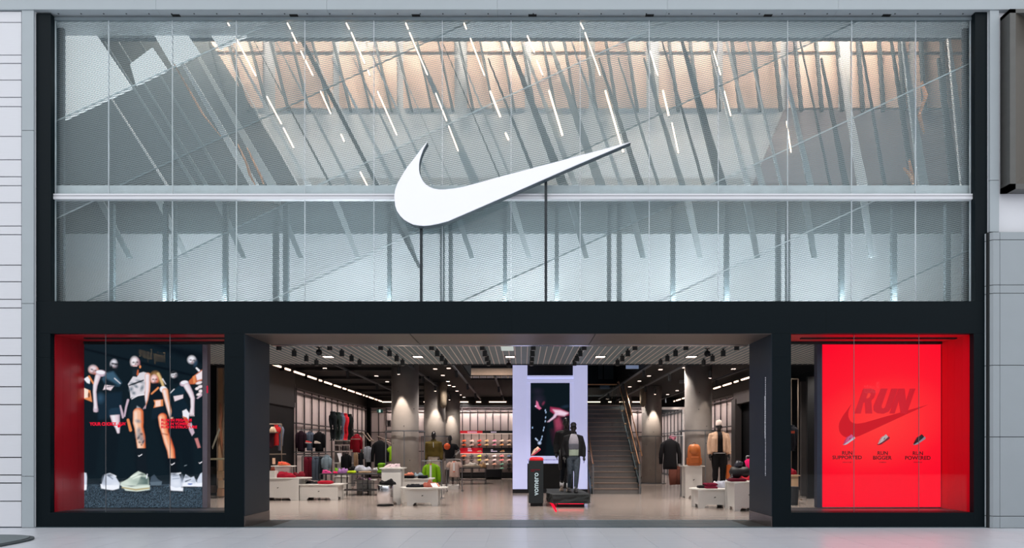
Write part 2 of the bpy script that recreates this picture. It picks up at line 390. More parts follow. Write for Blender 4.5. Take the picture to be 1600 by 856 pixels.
# expanded metal sheets cut along diagonal seams
ds = D+.30
def clip_poly(poly, nx, ny, c):          # keep nx*x+ny*y<=c
    out = []
    for i in range(len(poly)):
        p, q = poly[i], poly[(i+1) % len(poly)]; dp = nx*p[0]+ny*p[1]-c; dq = nx*q[0]+ny*q[1]-c
        if dp <= 0: out.append(p)
        if dp*dq < 0:
            t = dp/(dp-dq); out.append((p[0]+t*(q[0]-p[0]), p[1]+t*(q[1]-p[1])))
    return out
def seg_clip(poly, p, q):
    t0, t1 = 0., 1.; n = len(poly)
    ar = sum(poly[i][0]*poly[(i+1) % n][1]-poly[(i+1) % n][0]*poly[i][1] for i in range(n)); sg = 1 if ar > 0 else -1
    dx, dy = q[0]-p[0], q[1]-p[1]
    for i in range(n):
        a, b = poly[i], poly[(i+1) % n]; ex, ey = b[0]-a[0], b[1]-a[1]
        nx, ny = -ey*sg, ex*sg; den = nx*dx+ny*dy; num = nx*(p[0]-a[0])+ny*(p[1]-a[1])
        if abs(den) < 1e-12:
            if num < 0: return None
        else:
            t = -num/den
            if den > 0: t0 = max(t0, t)
            else: t1 = min(t1, t)
    return (t0, t1) if t1-t0 > 1e-4 else None
def expanded(poly, tilt, name='mesh_sheet'):
    mb = MB(); k = ds/F; sl = -.22; nrm = Vector((sl, -1)).normalized()
    xs_ = [p[0] for p in poly]; ys_ = [p[1] for p in poly]; x0, x1 = min(xs_), max(xs_)
    dirw = Vector((1, 0, -sl)).normalized(); up = Vector((sl, 0, 1)).normalized()
    ct, st = math.cos(tilt), math.sin(tilt)
    y = min(ys_)
    while y < max(ys_)-sl*(x1-x0):
        r = seg_clip(poly, (x0, y), (x1, y+sl*(x1-x0)))
        if r:
            A = P(x0+r[0]*(x1-x0), y+r[0]*sl*(x1-x0), ds); B = P(x0+r[1]*(x1-x0), y+r[1]*sl*(x1-x0), ds)
            h = .62*k; o = up*(h*ct)+Vector((0, 1, 0))*(h*st); th = Vector((0, .004, 0))
            mb.add([A-o, B-o, B+o, A+o], [(0, 1, 2, 3)])
        y += 3.0
    x = x0-.25*(max(ys_)-min(ys_)); y0, y1 = min(ys_), max(ys_)
    while x < x1:
        r = seg_clip(poly, (x, y0), (x+.25*(y1-y0), y1))
        if r:
            A = P(x+r[0]*.25*(y1-y0), y0+r[0]*(y1-y0), ds+.012); B = P(x+r[1]*.25*(y1-y0), y0+r[1]*(y1-y0), ds+.012)
            o = Vector((.32*k, 0, 0)); mb.add([A-o, A+o, B+o, B-o], [(0, 1, 2, 3)])
        x += 2.5
    return part(name, mb, m_screen, win, kind='stuff')
def bands(x0, y0, x1, y1, seams, tilts):
    # seams: (xa, ya, xb, yb) diagonals rising to the right, from left to right
    rect = [(x0, y0), (x1, y0), (x1, y1), (x0, y1)]; prev = None
    for i in range(len(seams)+1):
        poly = rect
        if i > 0:
            xa, ya, xb, yb = seams[i-1]; nx, ny = (yb-ya), -(xb-xa); poly = clip_poly(poly, nx, ny, nx*xa+ny*ya)
        if i < len(seams):
            xa, ya, xb, yb = seams[i]; nx, ny = -(yb-ya), (xb-xa); poly = clip_poly(poly, nx, ny, nx*xa+ny*ya)
        if len(poly) > 2: expanded(poly, tilts[i])
    for i, (xa, ya, xb, yb) in enumerate(seams):
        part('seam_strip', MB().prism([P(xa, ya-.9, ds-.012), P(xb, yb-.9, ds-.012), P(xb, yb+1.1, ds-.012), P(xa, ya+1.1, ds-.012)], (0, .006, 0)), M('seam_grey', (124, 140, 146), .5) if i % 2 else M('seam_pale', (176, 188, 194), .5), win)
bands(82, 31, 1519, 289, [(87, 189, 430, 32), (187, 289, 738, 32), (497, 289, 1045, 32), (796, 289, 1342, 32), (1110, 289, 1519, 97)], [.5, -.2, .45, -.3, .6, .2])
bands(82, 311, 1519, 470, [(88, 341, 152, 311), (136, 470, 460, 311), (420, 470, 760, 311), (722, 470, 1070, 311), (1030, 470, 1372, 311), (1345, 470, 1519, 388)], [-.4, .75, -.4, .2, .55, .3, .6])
# room behind the screen
dw = D+2.6
up = sroot('wall_back', 'back wall of the upper room behind the metal screen')
part('top_shade', MB().fbox(-120, -30, 1740, 47, dw-.2, .5), M('shade_dark', (36, 46, 52), .7), up)  # dark strip put in as ceiling shade along the top
part('lower_bulkhead', MB().fbox(-120, 292, 1740, 362, dw-.15, .2), M('bulkhead_grey', (84, 98, 104), .7), up)
part('white_wall', MB().fbox(-120, 47, 1740, 520, dw, .2), M('upper_wall', (206, 213, 219), .7, var=.1, scale=.5), up)
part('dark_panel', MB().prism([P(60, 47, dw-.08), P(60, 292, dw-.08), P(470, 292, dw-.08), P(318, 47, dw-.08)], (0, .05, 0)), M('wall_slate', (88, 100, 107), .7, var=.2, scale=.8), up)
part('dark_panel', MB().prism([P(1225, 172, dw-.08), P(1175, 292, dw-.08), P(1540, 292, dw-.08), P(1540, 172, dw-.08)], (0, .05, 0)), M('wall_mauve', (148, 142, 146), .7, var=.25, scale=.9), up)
m_pink = M('warm_wall_panel', (234, 206, 190), .5, var=.12, scale=1.5)
px = 330
cop = []
while px < 1470:
    wd = 96
    for (y0, y1) in ((62, 80), (86, 168)):
        part('copper_panel', MB().fbox(px, y0, px+wd-(6 if px % 3 else 16), y1, dw-.06, .04), m_pink, up)
    px += wd+4
for i in range(36):
    x = 318+33*i; sl = .30-.26*i/36
    part('rib', MB().prism([P(x-1.7, 48, dw-.22), P(x+1.7, 48, dw-.22), P(x+2+sl*120, 172, dw-.22), P(x-2+sl*120, 172, dw-.22)], (0, .1, 0)), M('rib_grey', (84, 98, 106), .6), up)
struct('ceiling_upper', MB().box((-11.4, .33, 11.7), (11.1, 3.1, 11.8)).box((-11.4, .33, 9.95), (11.1, .4, 11.7)).box((-11.4, .5, 4.36), (-9.15, .56, 11.7)).box((8.8, .5, 4.36), (11.1, .56, 11.7)), m_dgrey)
struct('floor_upper', MB().box((-11.4, 1.32, 4.1), (11.1, 3.1, 4.34)), m_grey)
for s in (-1, 1):
    struct('wall_upper_left' if s < 0 else 'wall_upper_right', MB().box((-11.4 if s < 0 else 10.9, .55, 4.36), (-11.2 if s < 0 else 11.1, 3.1, 11.7)), M('upper_side', (60, 72, 80), .6))
# strips standing in for reflected streaks, posts, glowing sheets imitating a skylight reflection
m_streak_post = [M('streak_post_dark', (84, 98, 104), .6), M('streak_mid', (126, 140, 146), .6), M('streak_pale', (176, 186, 192), .6), M('streak_white', (226, 230, 234), .6)]
streaks = sroot('trim_5', 'slanted strips standing in for reflected streaks behind the upper metal screen')  # added strips imitate blurred reflections of the mall structure
for i in range(40):
    x = 80+36*i+random.uniform(-9, 9); sl = .64-.54*i/40; d = D+random.uniform(.9, 2.2); wv = random.choice((2.5, 4, 6, 9, 15)); y0 = random.choice((48, 50, 62, 90)); y1 = 289
    part('streak_strip', MB().prism([P(x+sl*y0-wv*.12, y0, d), P(x+sl*y0+wv*.12, y0, d), P(x+sl*y1+wv/2, y1, d), P(x+sl*y1-wv/2, y1, d)], (0, .06, 0)), random.choice(m_streak_post), streaks)
part('long_streak', MB().prism([P(459, 45, D+.8), P(466, 45, D+.8), P(659, 418, D+.8), P(653, 418, D+.8)], (0, .07, 0)), m_streak_post[0], streaks)
for i in range(14):
    x = 150+92*i; sl = .5-.42*i/14
    part('streak_strip', MB().prism([P(x, 312, D+1.2), P(x+10, 312, D+1.2), P(x+10+sl*90, 402, D+1.2), P(x+3+sl*90, 402, D+1.2)], (0, .06, 0)), m_streak_post[(1, 2, 1)[i % 3]], streaks)
posts = sroot('trim_6', 'dark upright posts behind the lower metal screen')
for x, wv in ((174, 6), (257, 6), (271, 6), (351, 7), (430, 8), (446, 8), (608, 6), (691, 7), (704, 6), (789, 6), (870, 6), (952, 6), (968, 7), (1052, 6.5), (1136, 7), (1217, 7), (1232, 6), (1316, 7), (1398, 7.5), (1482, 7.5)):
    part('post', MB().fbox(x-wv/2, 318, x+wv/2, 470, D+.95, .09), m_streak_post[0], posts)
wb = sroot('trim_7', 'slanted glowing sheets standing in for a skylight reflection behind the top left metal screen')
m_refl = M('skylight_reflection', (235, 238, 242), .6, var=.02, emit=.75)
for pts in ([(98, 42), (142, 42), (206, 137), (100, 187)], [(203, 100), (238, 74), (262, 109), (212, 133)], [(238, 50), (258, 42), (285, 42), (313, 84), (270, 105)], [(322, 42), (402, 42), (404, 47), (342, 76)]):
    part('board', MB().prism([P(x, y, D+.75) for x, y in pts], (0, .05, 0)), m_refl, wb)  # emissive sheet added to imitate a bright skylight reflection
# crumpled copper ribbons behind the screen
for i, (pl, lab) in enumerate((([(272, 100), (295, 140), (318, 180), (346, 214)], 'long copper ribbon leaning behind the upper screen, leftmost'), ([(372, 226), (384, 252), (392, 276), (398, 288)], 'short copper ribbon curling down to the rail left of the white logo'),
      ([(387, 232), (398, 256), (408, 276), (412, 288)], 'copper ribbon tip just right of the short curling one'), ([(1444, 208), (1436, 180), (1447, 150), (1440, 128)], 'copper ribbon twisting upward near the right end of the screen'), ([(1412, 262), (1424, 276), (1428, 288), (1420, 250)], 'small copper ribbon curl low at the right end of the screen'))):
    mb = MB(); pp = [P(x, y, D+.66) for x, y in pl]; mb.tube(pp, [(.012, .03), (.02, .07), (.02, .09), (.01, .04)], 8)
    solo('copper_ribbon', mb, m_copper, lab, 'ribbon', 'copper ribbons behind the screen', smooth=True)
# warm tubes hung between the glass and the mesh
TUB = [(356,36,359,41),(369,60,400,119),(449,36,454,46),(456,51,464,68),(470,80,489,118),(541,36,546,46),(549,51,570,99),(575,110,578,118),(634,36,638,46),(640,51,668,117),(725,36,729,46),(735,60,757,118),(824,56,835,82),(839,95,848,117),(907,36,912,46),(914,51,938,118),(1016,80,1028,118),(1115,80,1126,117),
       (417,151,440,194),(443,200,459,231),(501,143,517,178),(533,210,538,221),(563,269,574,290),(590,143,620,211),(681,146,698,189),(701,197,716,236),(766,143,782,183),(790,208,795,219),(858,142,879,212),(946,142,974,238),(1036,142,1045,181),(1050,192,1060,239),(1132,143,1142,181),(1229,190,1236,238)]
m_tube = glow('warm_tube', (255, 214, 180), 5.0)
for i, (x0, y0, x1, y1) in enumerate(TUB):
    row, k = ('top', i) if i < 18 else ('lower', i-18)
    big = 1.5 if 760 < x0 < 1050 and i >= 18 else 1.0
    A, B = P(x0, y0, D+.21), P(x1, y1, D+.21); r = .011*big
    t = thing('tube_light', 'warm light tube behind the upper glass, %s from left, %s row' % (ORD[k], row), 'light', (B.x, B.y, B.z), group='warm tubes behind the upper glass')
    part('tube', MB().tube([A, B], r, 8), m_tube, t, world=True, smooth=True)
    cd = (A-B).normalized()*.02
    part('end_cap', MB().tube([A, A+cd], r*1.15, 8), m_alu, t, world=True); part('end_cap', MB().tube([B-cd, B], r*1.15, 8), m_alu, t, world=True)
# fill lights added to brighten the upper room (hidden behind the soffit)
for k in range(5):
    x = -7+3.5*k
    t = thing('top_fill_light', 'added warm fill light above the upper room, %s from the left' % ORD[k], 'light', (x, 1.5, 11.68), group='added fill lights over the upper room')
    part('housing', MB().box((-1.2, -.12, -.05), (1.2, .12, .02)), m_blk2, t); part('diffuser', MB().box((-1.15, -.1, -.055), (1.15, .1, -.05)), glow('top_fill_glow', (255, 226, 205), 3), t)
    l = bpy.data.lights.new('top_fill_lamp', 'AREA'); l.shape = 'RECTANGLE'; l.size = 2.2; l.size_y = .18; l.energy = 215; l.color = (1, .79, .65)
    o = bpy.data.objects.new('top_fill_lamp', l); COL.objects.link(o); o.parent = t; o.location = (0, 0, -.07); o.rotation_euler = (math.radians(32), 0, 0)
for k in range(5):  # unseen low fill lights, added to brighten the back wall
    x = -7+3.5*k
    t = thing('low_fill_light', 'added white fill light low in the upper room, %s from the left' % ORD[k], 'light', (x, .78, 4.35), group='added low fill lights of the upper room')
    part('housing', MB().box((-1.2, -.1, 0), (1.2, .1, .08)), m_blk2, t); part('diffuser', MB().box((-1.15, -.08, .08), (1.15, .08, .085)), glow('low_fill_glow', (235, 242, 255), 3), t)
    l = bpy.data.lights.new('low_fill_lamp', 'AREA'); l.shape = 'RECTANGLE'; l.size = 2.2; l.size_y = .15; l.energy = 125; l.color = (.92, .96, 1)
    o = bpy.data.objects.new('low_fill_lamp', l); COL.objects.link(o); o.parent = t; o.location = (0, 0, .10); o.rotation_euler = (math.radians(180-28), 0, 0)
# the big white logo sign on two dark poles
lg = thing('logo_sign', 'large white curved tick-shaped logo sign standing on two thin dark poles', 'sign', P(760, 470.4, D))
part('face', swoosh(616, 221, 985.7, 352.3, D-.17, .03), M('sign_white', (240, 240, 246), .4, var=.01, emit=.22), lg, 'smooth white illuminated face', world=True)
part('return', swoosh(616.6, 222.2, 986.2, 353.6, D-.14, .15), m_dgrey, lg, 'dark grey side return', world=True)
for x, y in ((658, 351), (853, 277)):
    part('pole', MB().fbox(x-2, y, x+2, 470.4, D+.005, .05), M('pole_dark', (30, 40, 46), .45), lg, world=True)

# ------------------------------------------------------------------ display windows
def display_window(n, x0, x1, px_back0, px_back1, wall_px, side, name):
    w_ = sroot('window_%d' % n, name)
    seams = [x0+(x1-x0)*.0] + ([165, 265.5] if n == 2 else [1334.5, 1436]) + [x1]
    for a, b in zip(seams[:-1], seams[1:]):
        part('pane', MB().fbox(a+.3, 521, b-.3, 800.3, D+.1, .012), m_glass2, w_)
    for s_ in seams[1:-1]:
        part('glass_joint', MB().fbox(s_-.2, 521, s_+.2, 800.3, D+.098, .016), m_steel, w_)
    zb, ztp = ZZ(800.5, D)-.0, ZZ(520.8, D)
    yb = 1.02
    part('plinth', MB().box((XX(x0,D), .12, 0.02), (XX(x1,D), yb+.15, zb-.005)), M('plinth_grey', (88, 84, 88), .3, var=.05), w_)
    m_c = m_red if n == 2 else M('bright_red', (226, 16, 40), .35, var=.03)
    part('head_panel', MB().box((XX(x0,D), .12, ztp-.01), (XX(x1,D), yb+.3, ztp+.15)), m_c, w_)
    part('track', MB().box((XX(x0+30,D), .42, ztp-.035), (XX(x1,D)-.05, .50, ztp-.011)), m_blk, w_)
    part('track', MB().box((XX(x0+5,D), .90, ztp-.06), (XX(x1,D)-.05, 1.0, ztp-.011)), m_blk, w_)
    xs_ = XX(wall_px, D)
    nb = 4
    for k in range(nb):
        ya, yb2 = .12+(yb-.0-.12)*k/nb, .12+(yb-.12)*(k+1)/nb-.004
        part('side_panel', MB().box((xs_, ya, zb-.0), (xs_+(-.05 if side < 0 else .05), yb2, ztp-.012)), m_c, w_)
    return w_
w2 = display_window(2, 78.6, 350.6, 131, 316, 79.5, -1, 'left display window')
w3 = display_window(3, 1236.1, 1521.5, 1285, 1470, 1521, 1, 'right display window')
dp = D+1.0
# left lightbox: six athletes (flat print)
p = Paint(131, 533, 316, 793, .8, (17, 29, 37))
SK, SK2, OR, OR2, WH, DK, TL, GY = (226, 208, 216), (196, 172, 188), (224, 138, 88), (190, 96, 60), (236, 232, 240), (16, 26, 34), (58, 88, 110), (120, 132, 142)
p.poly([(131, 533), (316, 533), (316, 537), (131, 537)], (8, 15, 22))
p.cap([(131, 545), (200, 562), (316, 590)], [2, 2, 2], (9, 18, 26), a=.7); p.cap([(225, 533), (316, 560)], [3, 9], (9, 18, 26), soft=3, a=.8)
p.poly([(131, 756), (316, 752), (316, 793), (131, 793)], (27, 38, 48), soft=3)
p.speck(131, 757, 316, 793, (96, 120, 140), .5, .7)
def legs(x0, x1, xb0, xb1, top=650, bot=742): p.poly([(x0, top), (x1, top), (xb1, bot), (xb0, bot)], (15, 25, 33), a=.8, soft=2)
for q in ((131, 160, 133, 150), (164, 190, 163, 180), (204, 228, 212, 230), (240, 276, 262, 284), (272, 300, 288, 304)): legs(*q)
def head(cx, cy, rx, ry, ang=0, light=SK, shade=OR2, hair=None, jaw=.5):
    c, n = math.cos(math.radians(ang)), math.sin(math.radians(ang))
    def q(u, v): return (cx+u*rx*c-v*ry*n, cy+u*rx*n+v*ry*c)
    p.ell(cx, cy, rx, ry, shade, ang, .15); x, y = q(-.18, -.14); p.ell(x, y, rx*.8, ry*.86, light, ang, .4)
    x, y = q(.55, .25); p.ell(x, y, rx*.35, ry*.6, shade, ang, .8, .6)
    for u in (-.4, .4): x, y = q(u, -.06); p.ell(x, y, rx*.27, ry*.15, (44, 30, 38), ang, .7, .85)
    x, y = q(.04, .2); p.ell(x, y, rx*.15, ry*.2, (120, 76, 76), ang, .9, .75)
    x, y = q(.02, .55); p.ell(x, y, rx*.3, ry*.1, (150, 84, 88), ang, .8, .8)
    x, y = q(.1, .98); p.ell(x, y, rx*.9, ry*.34, (18, 27, 34), ang, .6, jaw)
    if hair: x, y = q(0, -.85); p.ell(x, y, rx*1.02, ry*.4, hair, ang, .4)
def limb(pts, rad, base=SK, sh=SK2, hi=WH, off=.38):
    p.cap(pts, rad, sh, 1.0); k = [(x-r*off*.4, y) for (x, y), r in zip(pts, rad)]; p.cap(k, [r*.74 for r in rad], base, 1.6); k = [(x-r*off, y) for (x, y), r in zip(pts, rad)]; p.cap(k, [r*.32 for r in rad], hi, 1.5, .75)
# person 1
p.poly([(131, 592), (137, 588), (141, 592), (140, 600), (131, 600)], WH); p.cap([(139, 588), (146, 599)], [1.5, 1.2], OR)
p.poly([(131, 592), (136, 598), (146, 602), (144, 610), (131, 606)], (20, 38, 52)); head(146.5, 578.5, 8, 7, 18)
p.poly([(137, 583), (150, 589), (150, 586)], (16, 26, 34)); p.poly([(131, 606), (141, 610), (144, 628), (131, 623)], OR); p.poly([(131, 606), (138, 609), (137, 621), (131, 622)], (246, 222, 206)); p.ell(139, 617, 1.6, 4, (120, 70, 50))
p.poly([(131, 623), (144, 628.5), (150, 660), (131, 660)], DK)
# person 2
p.ell(158, 583, 8.5, 5, SK2, 8); p.ell(157, 581.5, 7, 3, WH, 8)
limb([(153, 588), (149, 602), (148, 612), (149.5, 632), (150, 640)], [4, 3, 2.3, 2.6, 3.8])
for k_ in range(4): p.cap([(147+k_*2, 639), (147+k_*2, 643)], [.8, .6], SK2)
p.poly([(165, 583), (177, 580), (190, 598), (186, 603), (166, 602), (160, 592)], TL, soft=2); p.poly([(164, 590), (186, 602), (164, 604)], (20, 34, 44), soft=2); p.cap([(179, 591), (188, 599)], [.7, .4], WH)
head(178.5, 569.5, 6, 7.3, 10, (226, 222, 234), (66, 60, 72), jaw=.95); p.cap([(175, 567.5), (184, 569)], [1.2, 1.2], (18, 24, 32), 1.0, .9); p.ell(174, 574, 2.4, 4, (16, 24, 32), 0, .6)
p.poly([(164, 601), (178, 603), (173, 610), (166, 608), (161, 609)], SK); p.cap([(168, 604), (177, 603.5)], [.8, .4], (30, 40, 50))
p.poly([(153, 616), (190, 612), (190, 650), (153, 656)], (21, 38, 52), soft=2); p.ell(157, 622, 5, 7, (50, 80, 104), 0, .6, .7)
p.poly([(173, 638), (187, 637), (187, 647), (172, 647)], (34, 58, 76), soft=1)
limb([(179.5, 648), (181, 658), (184, 668), (185, 675)], [7.6, 6, 3.4, 1.8])
p.poly([(170, 640), (189, 638), (189, 647.5), (170, 649)], (30, 52, 70), soft=1)
p.cap([(188, 634), (191, 646), (192, 652)], [1.2, 1.8, 1.5], SK2)
# person 3
p.poly([(204, 594), (208, 588), (214, 589), (217, 583), (224, 581), (231, 583), (234, 592), (233, 602), (226, 612), (225.5, 617), (214, 619), (204, 622), (203, 610), (200, 600)], (214, 208, 216))
for q in ((208, 600, 5, 2.4), (219, 596, 6, 2), (205, 608, 3, 4), (222, 606, 2.5, 5), (213, 604, 3, 2), (230, 589, 3, 3), (209, 614, 3, 2.5), (229, 597, 2, 4)): p.ell(*q, (104, 118, 130), 20, .6, .8)
p.cap([(202, 602), (212, 598.5), (224, 594)], [.9, 1.3, 1], (20, 30, 38)); p.poly([(207, 577), (217, 575), (217, 583), (212, 587), (207, 586)], (28, 40, 50), soft=1); p.cap([(215.5, 578), (215, 585)], [1, 1.6], OR2)
head(211.5, 566.5, 7.2, 8.6, -3, (238, 230, 236), (150, 100, 110)); p.poly([(205, 572), (211, 570), (218.5, 571), (219, 577), (211, 577.5), (204, 576)], (24, 34, 42), soft=1.2); p.ell(211, 571.5, 4, 1.3, (216, 176, 180)); p.ell(219, 573, 1.6, 2.4, OR)
limb([(231, 587), (231, 600), (230.5, 610), (228.5, 624), (224, 633)], [4.6, 3.8, 3.6, 2.8, 4.2], sh=OR)
for k in range(4): p.cap([(220+k*2.4, 633), (219+k*2.6, 638.5-abs(k-1.5)*.6)], [1, .8], SK2)
p.poly([(205, 622), (226, 618), (228, 632), (214, 652), (200, 654)], (22, 36, 46), soft=1); p.cap([(206, 623), (216, 617.5), (225, 616)], [.7, .7, .7], WH); p.poly([(214, 634), (219, 637), (215, 651), (211, 651)], (150, 160, 168), soft=1)
p.cap([(200, 625), (197, 636), (194.5, 650)], [1.8, 1.5, 1.2], SK2); p.cap([(200, 656), (204, 672)], [2, 2.2], OR)
limb([(216, 645), (216, 660), (217, 668), (219.5, 682), (221, 699)], [7.8, 8, 6.6, 7, 6.2], (238, 182, 150), (214, 110, 66), (246, 214, 196), .5)
p.poly([(206, 701), (232, 701), (232, 706), (206, 706)], (18, 28, 36), soft=.8)
for q in ((218, 680, 5, 5), (221, 686, 4, 4), (217, 672, 3, 4), (223, 691, 2, 3), (216, 658, 4, 2.5)): p.ell(*q, (120, 128, 140), 15, .7, .75)
for q in ((216, 684, 1.6, 3), (221, 678, 2, 1.6), (224, 690, 1.2, 3), (218, 691, 2, 1.4), (221, 695, 1.4, 1)): p.ell(*q, (44, 52, 66), 30, .7, .8)
p.poly([(213.5, 700), (228, 700), (230, 740), (214, 740)], (20, 28, 36)); p.poly([(215.5, 711), (217, 712), (222, 709), (222, 710.5), (217, 713.4)], WH, soft=.4)
# person 4
p.ell(243, 590, 8, 9.5, (150, 112, 70), -8, .3); p.cap([(247, 584), (252, 594), (256, 606)], [2, 2.2, 1.4], (216, 182, 128), 1.2); p.cap([(238, 584), (235.5, 594)], [1.6, 1.2], (120, 84, 52), 1.); p.cap([(254, 592), (259, 600)], [.8, .4], WH)
head(241.8, 593, 6, 7, 0, (242, 210, 210), (200, 96, 66), jaw=.7); p.poly([(236, 599), (248, 598), (250, 606), (240, 610)], (20, 26, 34), soft=1.2)
p.poly([(236, 612), (246, 604), (252, 606), (256, 622), (255, 624), (238, 625), (234, 618)], (16, 26, 36)); p.cap([(237, 615), (247, 606)], [1.2, 1.5], OR)
p.ell(255.5, 608.5, 6, 5, WH, 30); limb([(258, 611), (260.5, 624), (264, 638), (268, 652)], [4.6, 3.6, 3, 2.6], (242, 196, 176), OR)
p.poly([(240, 625), (254.5, 624), (254.8, 634), (240, 637), (242, 630)], OR); p.poly([(243, 626), (251, 625), (251, 634), (243, 635.5)], (246, 212, 200), soft=1); p.poly([(238, 638), (255, 635), (258, 650), (250, 652), (236, 656)], (20, 34, 46))
limb([(254, 652), (255.5, 664), (258, 676), (262.5, 690), (267, 703), (269, 718)], [6.6, 6.4, 5.2, 6, 5.6, 5], (240, 160, 118), (208, 92, 56), (250, 206, 184), .5)
p.cap([(252.5, 677), (261.5, 679)], [.8, 1], (150, 70, 56), 1.0, .8); p.poly([(260, 716), (280, 716), (281, 722), (262, 722)], (16, 22, 30), soft=.8)
p.poly([(263, 716), (275, 716), (277, 738), (266, 738)], (16, 22, 30)); p.poly([(266, 724), (268, 725.5), (273, 722.5), (273, 724), (268, 727)], WH, soft=.4)
# person 5
head(272.5, 586, 5.4, 5.2, -10, (226, 222, 230), (60, 62, 72)); p.ell(271, 581.5, 5.6, 2, (16, 24, 30), -10, .5); p.poly([(270, 593), (277, 590), (280, 598), (272, 600)], (14, 22, 30), soft=1)
p.poly([(267, 613), (280, 602), (290, 600), (296, 604), (286, 616), (271, 619), (266, 616)], (22, 44, 58), soft=1.2); p.cap([(266, 614), (272, 608)], [.6, .6], WH); p.ell(288, 599, 7, 4.6, SK2, -8); p.ell(288, 597.5, 5.5, 2.8, WH, -8)
limb([(292, 603), (298, 614), (301, 622), (301, 636), (300, 645)], [4.6, 3.8, 3, 2.4, 3.4])
for k in range(3): p.cap([(297+k*2.6, 646), (297.5+k*2.7, 649.5)], [.9, .7], SK)
p.poly([(271, 619), (286, 616.5), (286, 622), (273, 627)], SK); p.poly([(271, 628), (288, 623), (296, 640), (284, 652), (266, 652)], (18, 34, 46), soft=1.2)
p.poly([(285, 642), (291, 639), (296, 646), (294, 658), (286, 652)], WH); p.poly([(285, 650), (292, 652), (300, 672), (296, 672)], OR2)
p.poly([(293, 662), (299, 660), (304, 676), (300, 681), (296, 673)], SK2); p.poly([(304, 685), (309, 684), (313.5, 699), (309, 700)], (190, 120, 120)); p.poly([(288, 727), (292, 726), (292, 727), (288, 728.4)], GY, soft=.4)
# person 6
p.cap([(307, 575), (311, 579)], [1.2, 1.6], WH); p.poly([(295, 595), (304, 586), (316, 577), (316, 594), (304, 600), (296, 600)], OR2); p.poly([(306, 586), (316, 579), (316, 592), (308, 594)], (238, 224, 230), soft=1); p.poly([(301, 588), (305, 586), (306, 598), (302, 599)], OR)
for (x, y, a, b) in ((311, 598, 5, 2.2), (313, 604, 4, 2.4), (308, 607, 3, 2.2), (313.5, 611, 3, 2.6), (311, 616, 4, 2.2)): p.ell(x, y, a, b, (236, 222, 226), -15, .3)
p.poly([(307, 622), (316, 614), (316, 618), (309, 623)], SK2)
head(300.5, 563, 7, 6.6, 8, (234, 230, 238), (84, 84, 98)); p.ell(305.5, 568, 2.4, 5, (40, 64, 84), 20, .6, .9)
p.poly([(310, 722), (312, 723), (316, 720.5), (316, 722), (312, 724.6)], WH, soft=.4)
# shoes in the print
def pshoe(pts, body, sole, so_pts, stripe=None):
    p.poly(pts, body); p.poly(so_pts, sole, soft=.6)
    if stripe: p.cap(stripe, [.8]*len(stripe), (70, 84, 96), a=.7)
S1, S2 = (206, 212, 228), (236, 238, 248)
pshoe([(131, 738), (135, 739), (136, 746), (135, 764), (131, 764)], S1, S2, [(131, 757), (135.5, 757), (135, 765), (131, 766)])
pshoe([(164, 741), (171, 739), (179, 742), (187, 755), (186, 762), (158, 759), (161, 750)], S1, S2, [(157, 756), (164, 758), (186, 757), (186, 763), (176, 766), (158, 763)]); p.cap([(168, 742), (176, 748)], [.9, .9], (130, 140, 160)); p.cap([(172, 740), (181, 744)], [.8, .8], S2)
pshoe([(208, 741), (216, 736), (226, 740), (232, 746), (233, 760), (188, 758), (189, 754), (200, 748)], (196, 208, 198), (214, 224, 214), [(188, 757), (205, 760), (234, 758), (234, 765), (214, 768), (196, 766)]); p.poly([(220, 744), (232, 746), (232, 757), (214, 757)], (92, 112, 108), soft=1.5); p.cap([(191, 761.5), (212, 765), (233, 762.5)], [1, 1.3, 1.1], (176, 160, 116))
p.cap([(205, 745), (219, 739)], [1, 1], (232, 238, 230)); p.cap([(208, 748), (220, 743)], [.8, .8], (232, 238, 230)); p.cap([(230, 741), (229, 747)], [.7, .7], S2)
pshoe([(236, 745), (241, 741), (247, 749), (253, 752), (252, 757), (234, 756)], (64, 78, 92), (92, 108, 122), [(234, 753), (253, 752), (252, 758), (236, 758.5)])
pshoe([(267, 739), (279, 739), (284, 752), (286, 764), (266, 763)], S1, S2, [(265, 758), (275, 762), (286, 760), (286, 767.5), (267, 766)]); p.cap([(270, 744), (279, 743)], [.7, .7], (150, 160, 180)); p.cap([(270, 748), (280, 747)], [.7, .7], (150, 160, 180)); p.cap([(276, 740), (282, 739)], [.9, .9], S2)
pshoe([(290, 741), (298, 746), (303, 744), (308, 757), (283, 756)], S1, S2, [(283, 754), (308, 753), (307, 760), (285, 760)]); p.cap([(290, 752), (298, 749)], [.9, .5], (40, 52, 66)); p.ell(297, 756, 4, 1.2, (110, 130, 190))
pshoe([(308, 750), (313, 740), (316, 738), (316, 758), (308, 758)], S1, S2, [(306, 755), (316, 754), (316, 760), (306, 760)])
for (x, y, a, b, c_) in ((163, 751, 3, 6, (150, 158, 176)), (181, 756, 5, 2.4, (222, 226, 238)), (172, 742, 4, 2, (44, 54, 64)), (198, 755, 8, 2.6, (214, 224, 214)), (213, 752, 8, 4, (160, 176, 168)), (222, 741, 5, 1.6, (40, 52, 58)), (272, 741, 5, 1.6, (40, 50, 62)), (275, 755, 6, 4, (226, 230, 242)), (284, 750, 2, 6, (150, 160, 180)), (291, 745, 4, 1.6, (90, 104, 120)), (303, 752, 3, 3, (176, 186, 206))):
    p.ell(x, y, a, b, c_, 0, .8, .75)
for x0, x1, y in ((158, 186, 766.5), (192, 234, 768.5), (236, 253, 759.5), (267, 286, 768), (284, 307, 761)): p.cap([(x0, y), (x1, y)], [.7, .7], (10, 16, 22), 1.2, .9)
lb = thing('poster_lightbox', 'tall lightbox poster of six athletes and running shoes in the left window', 'poster', P(223, 795, dp), group=None)
part('print', p.mesh('print', dp-.002, painted('print_light', 1.12)), None, lb, world=True)
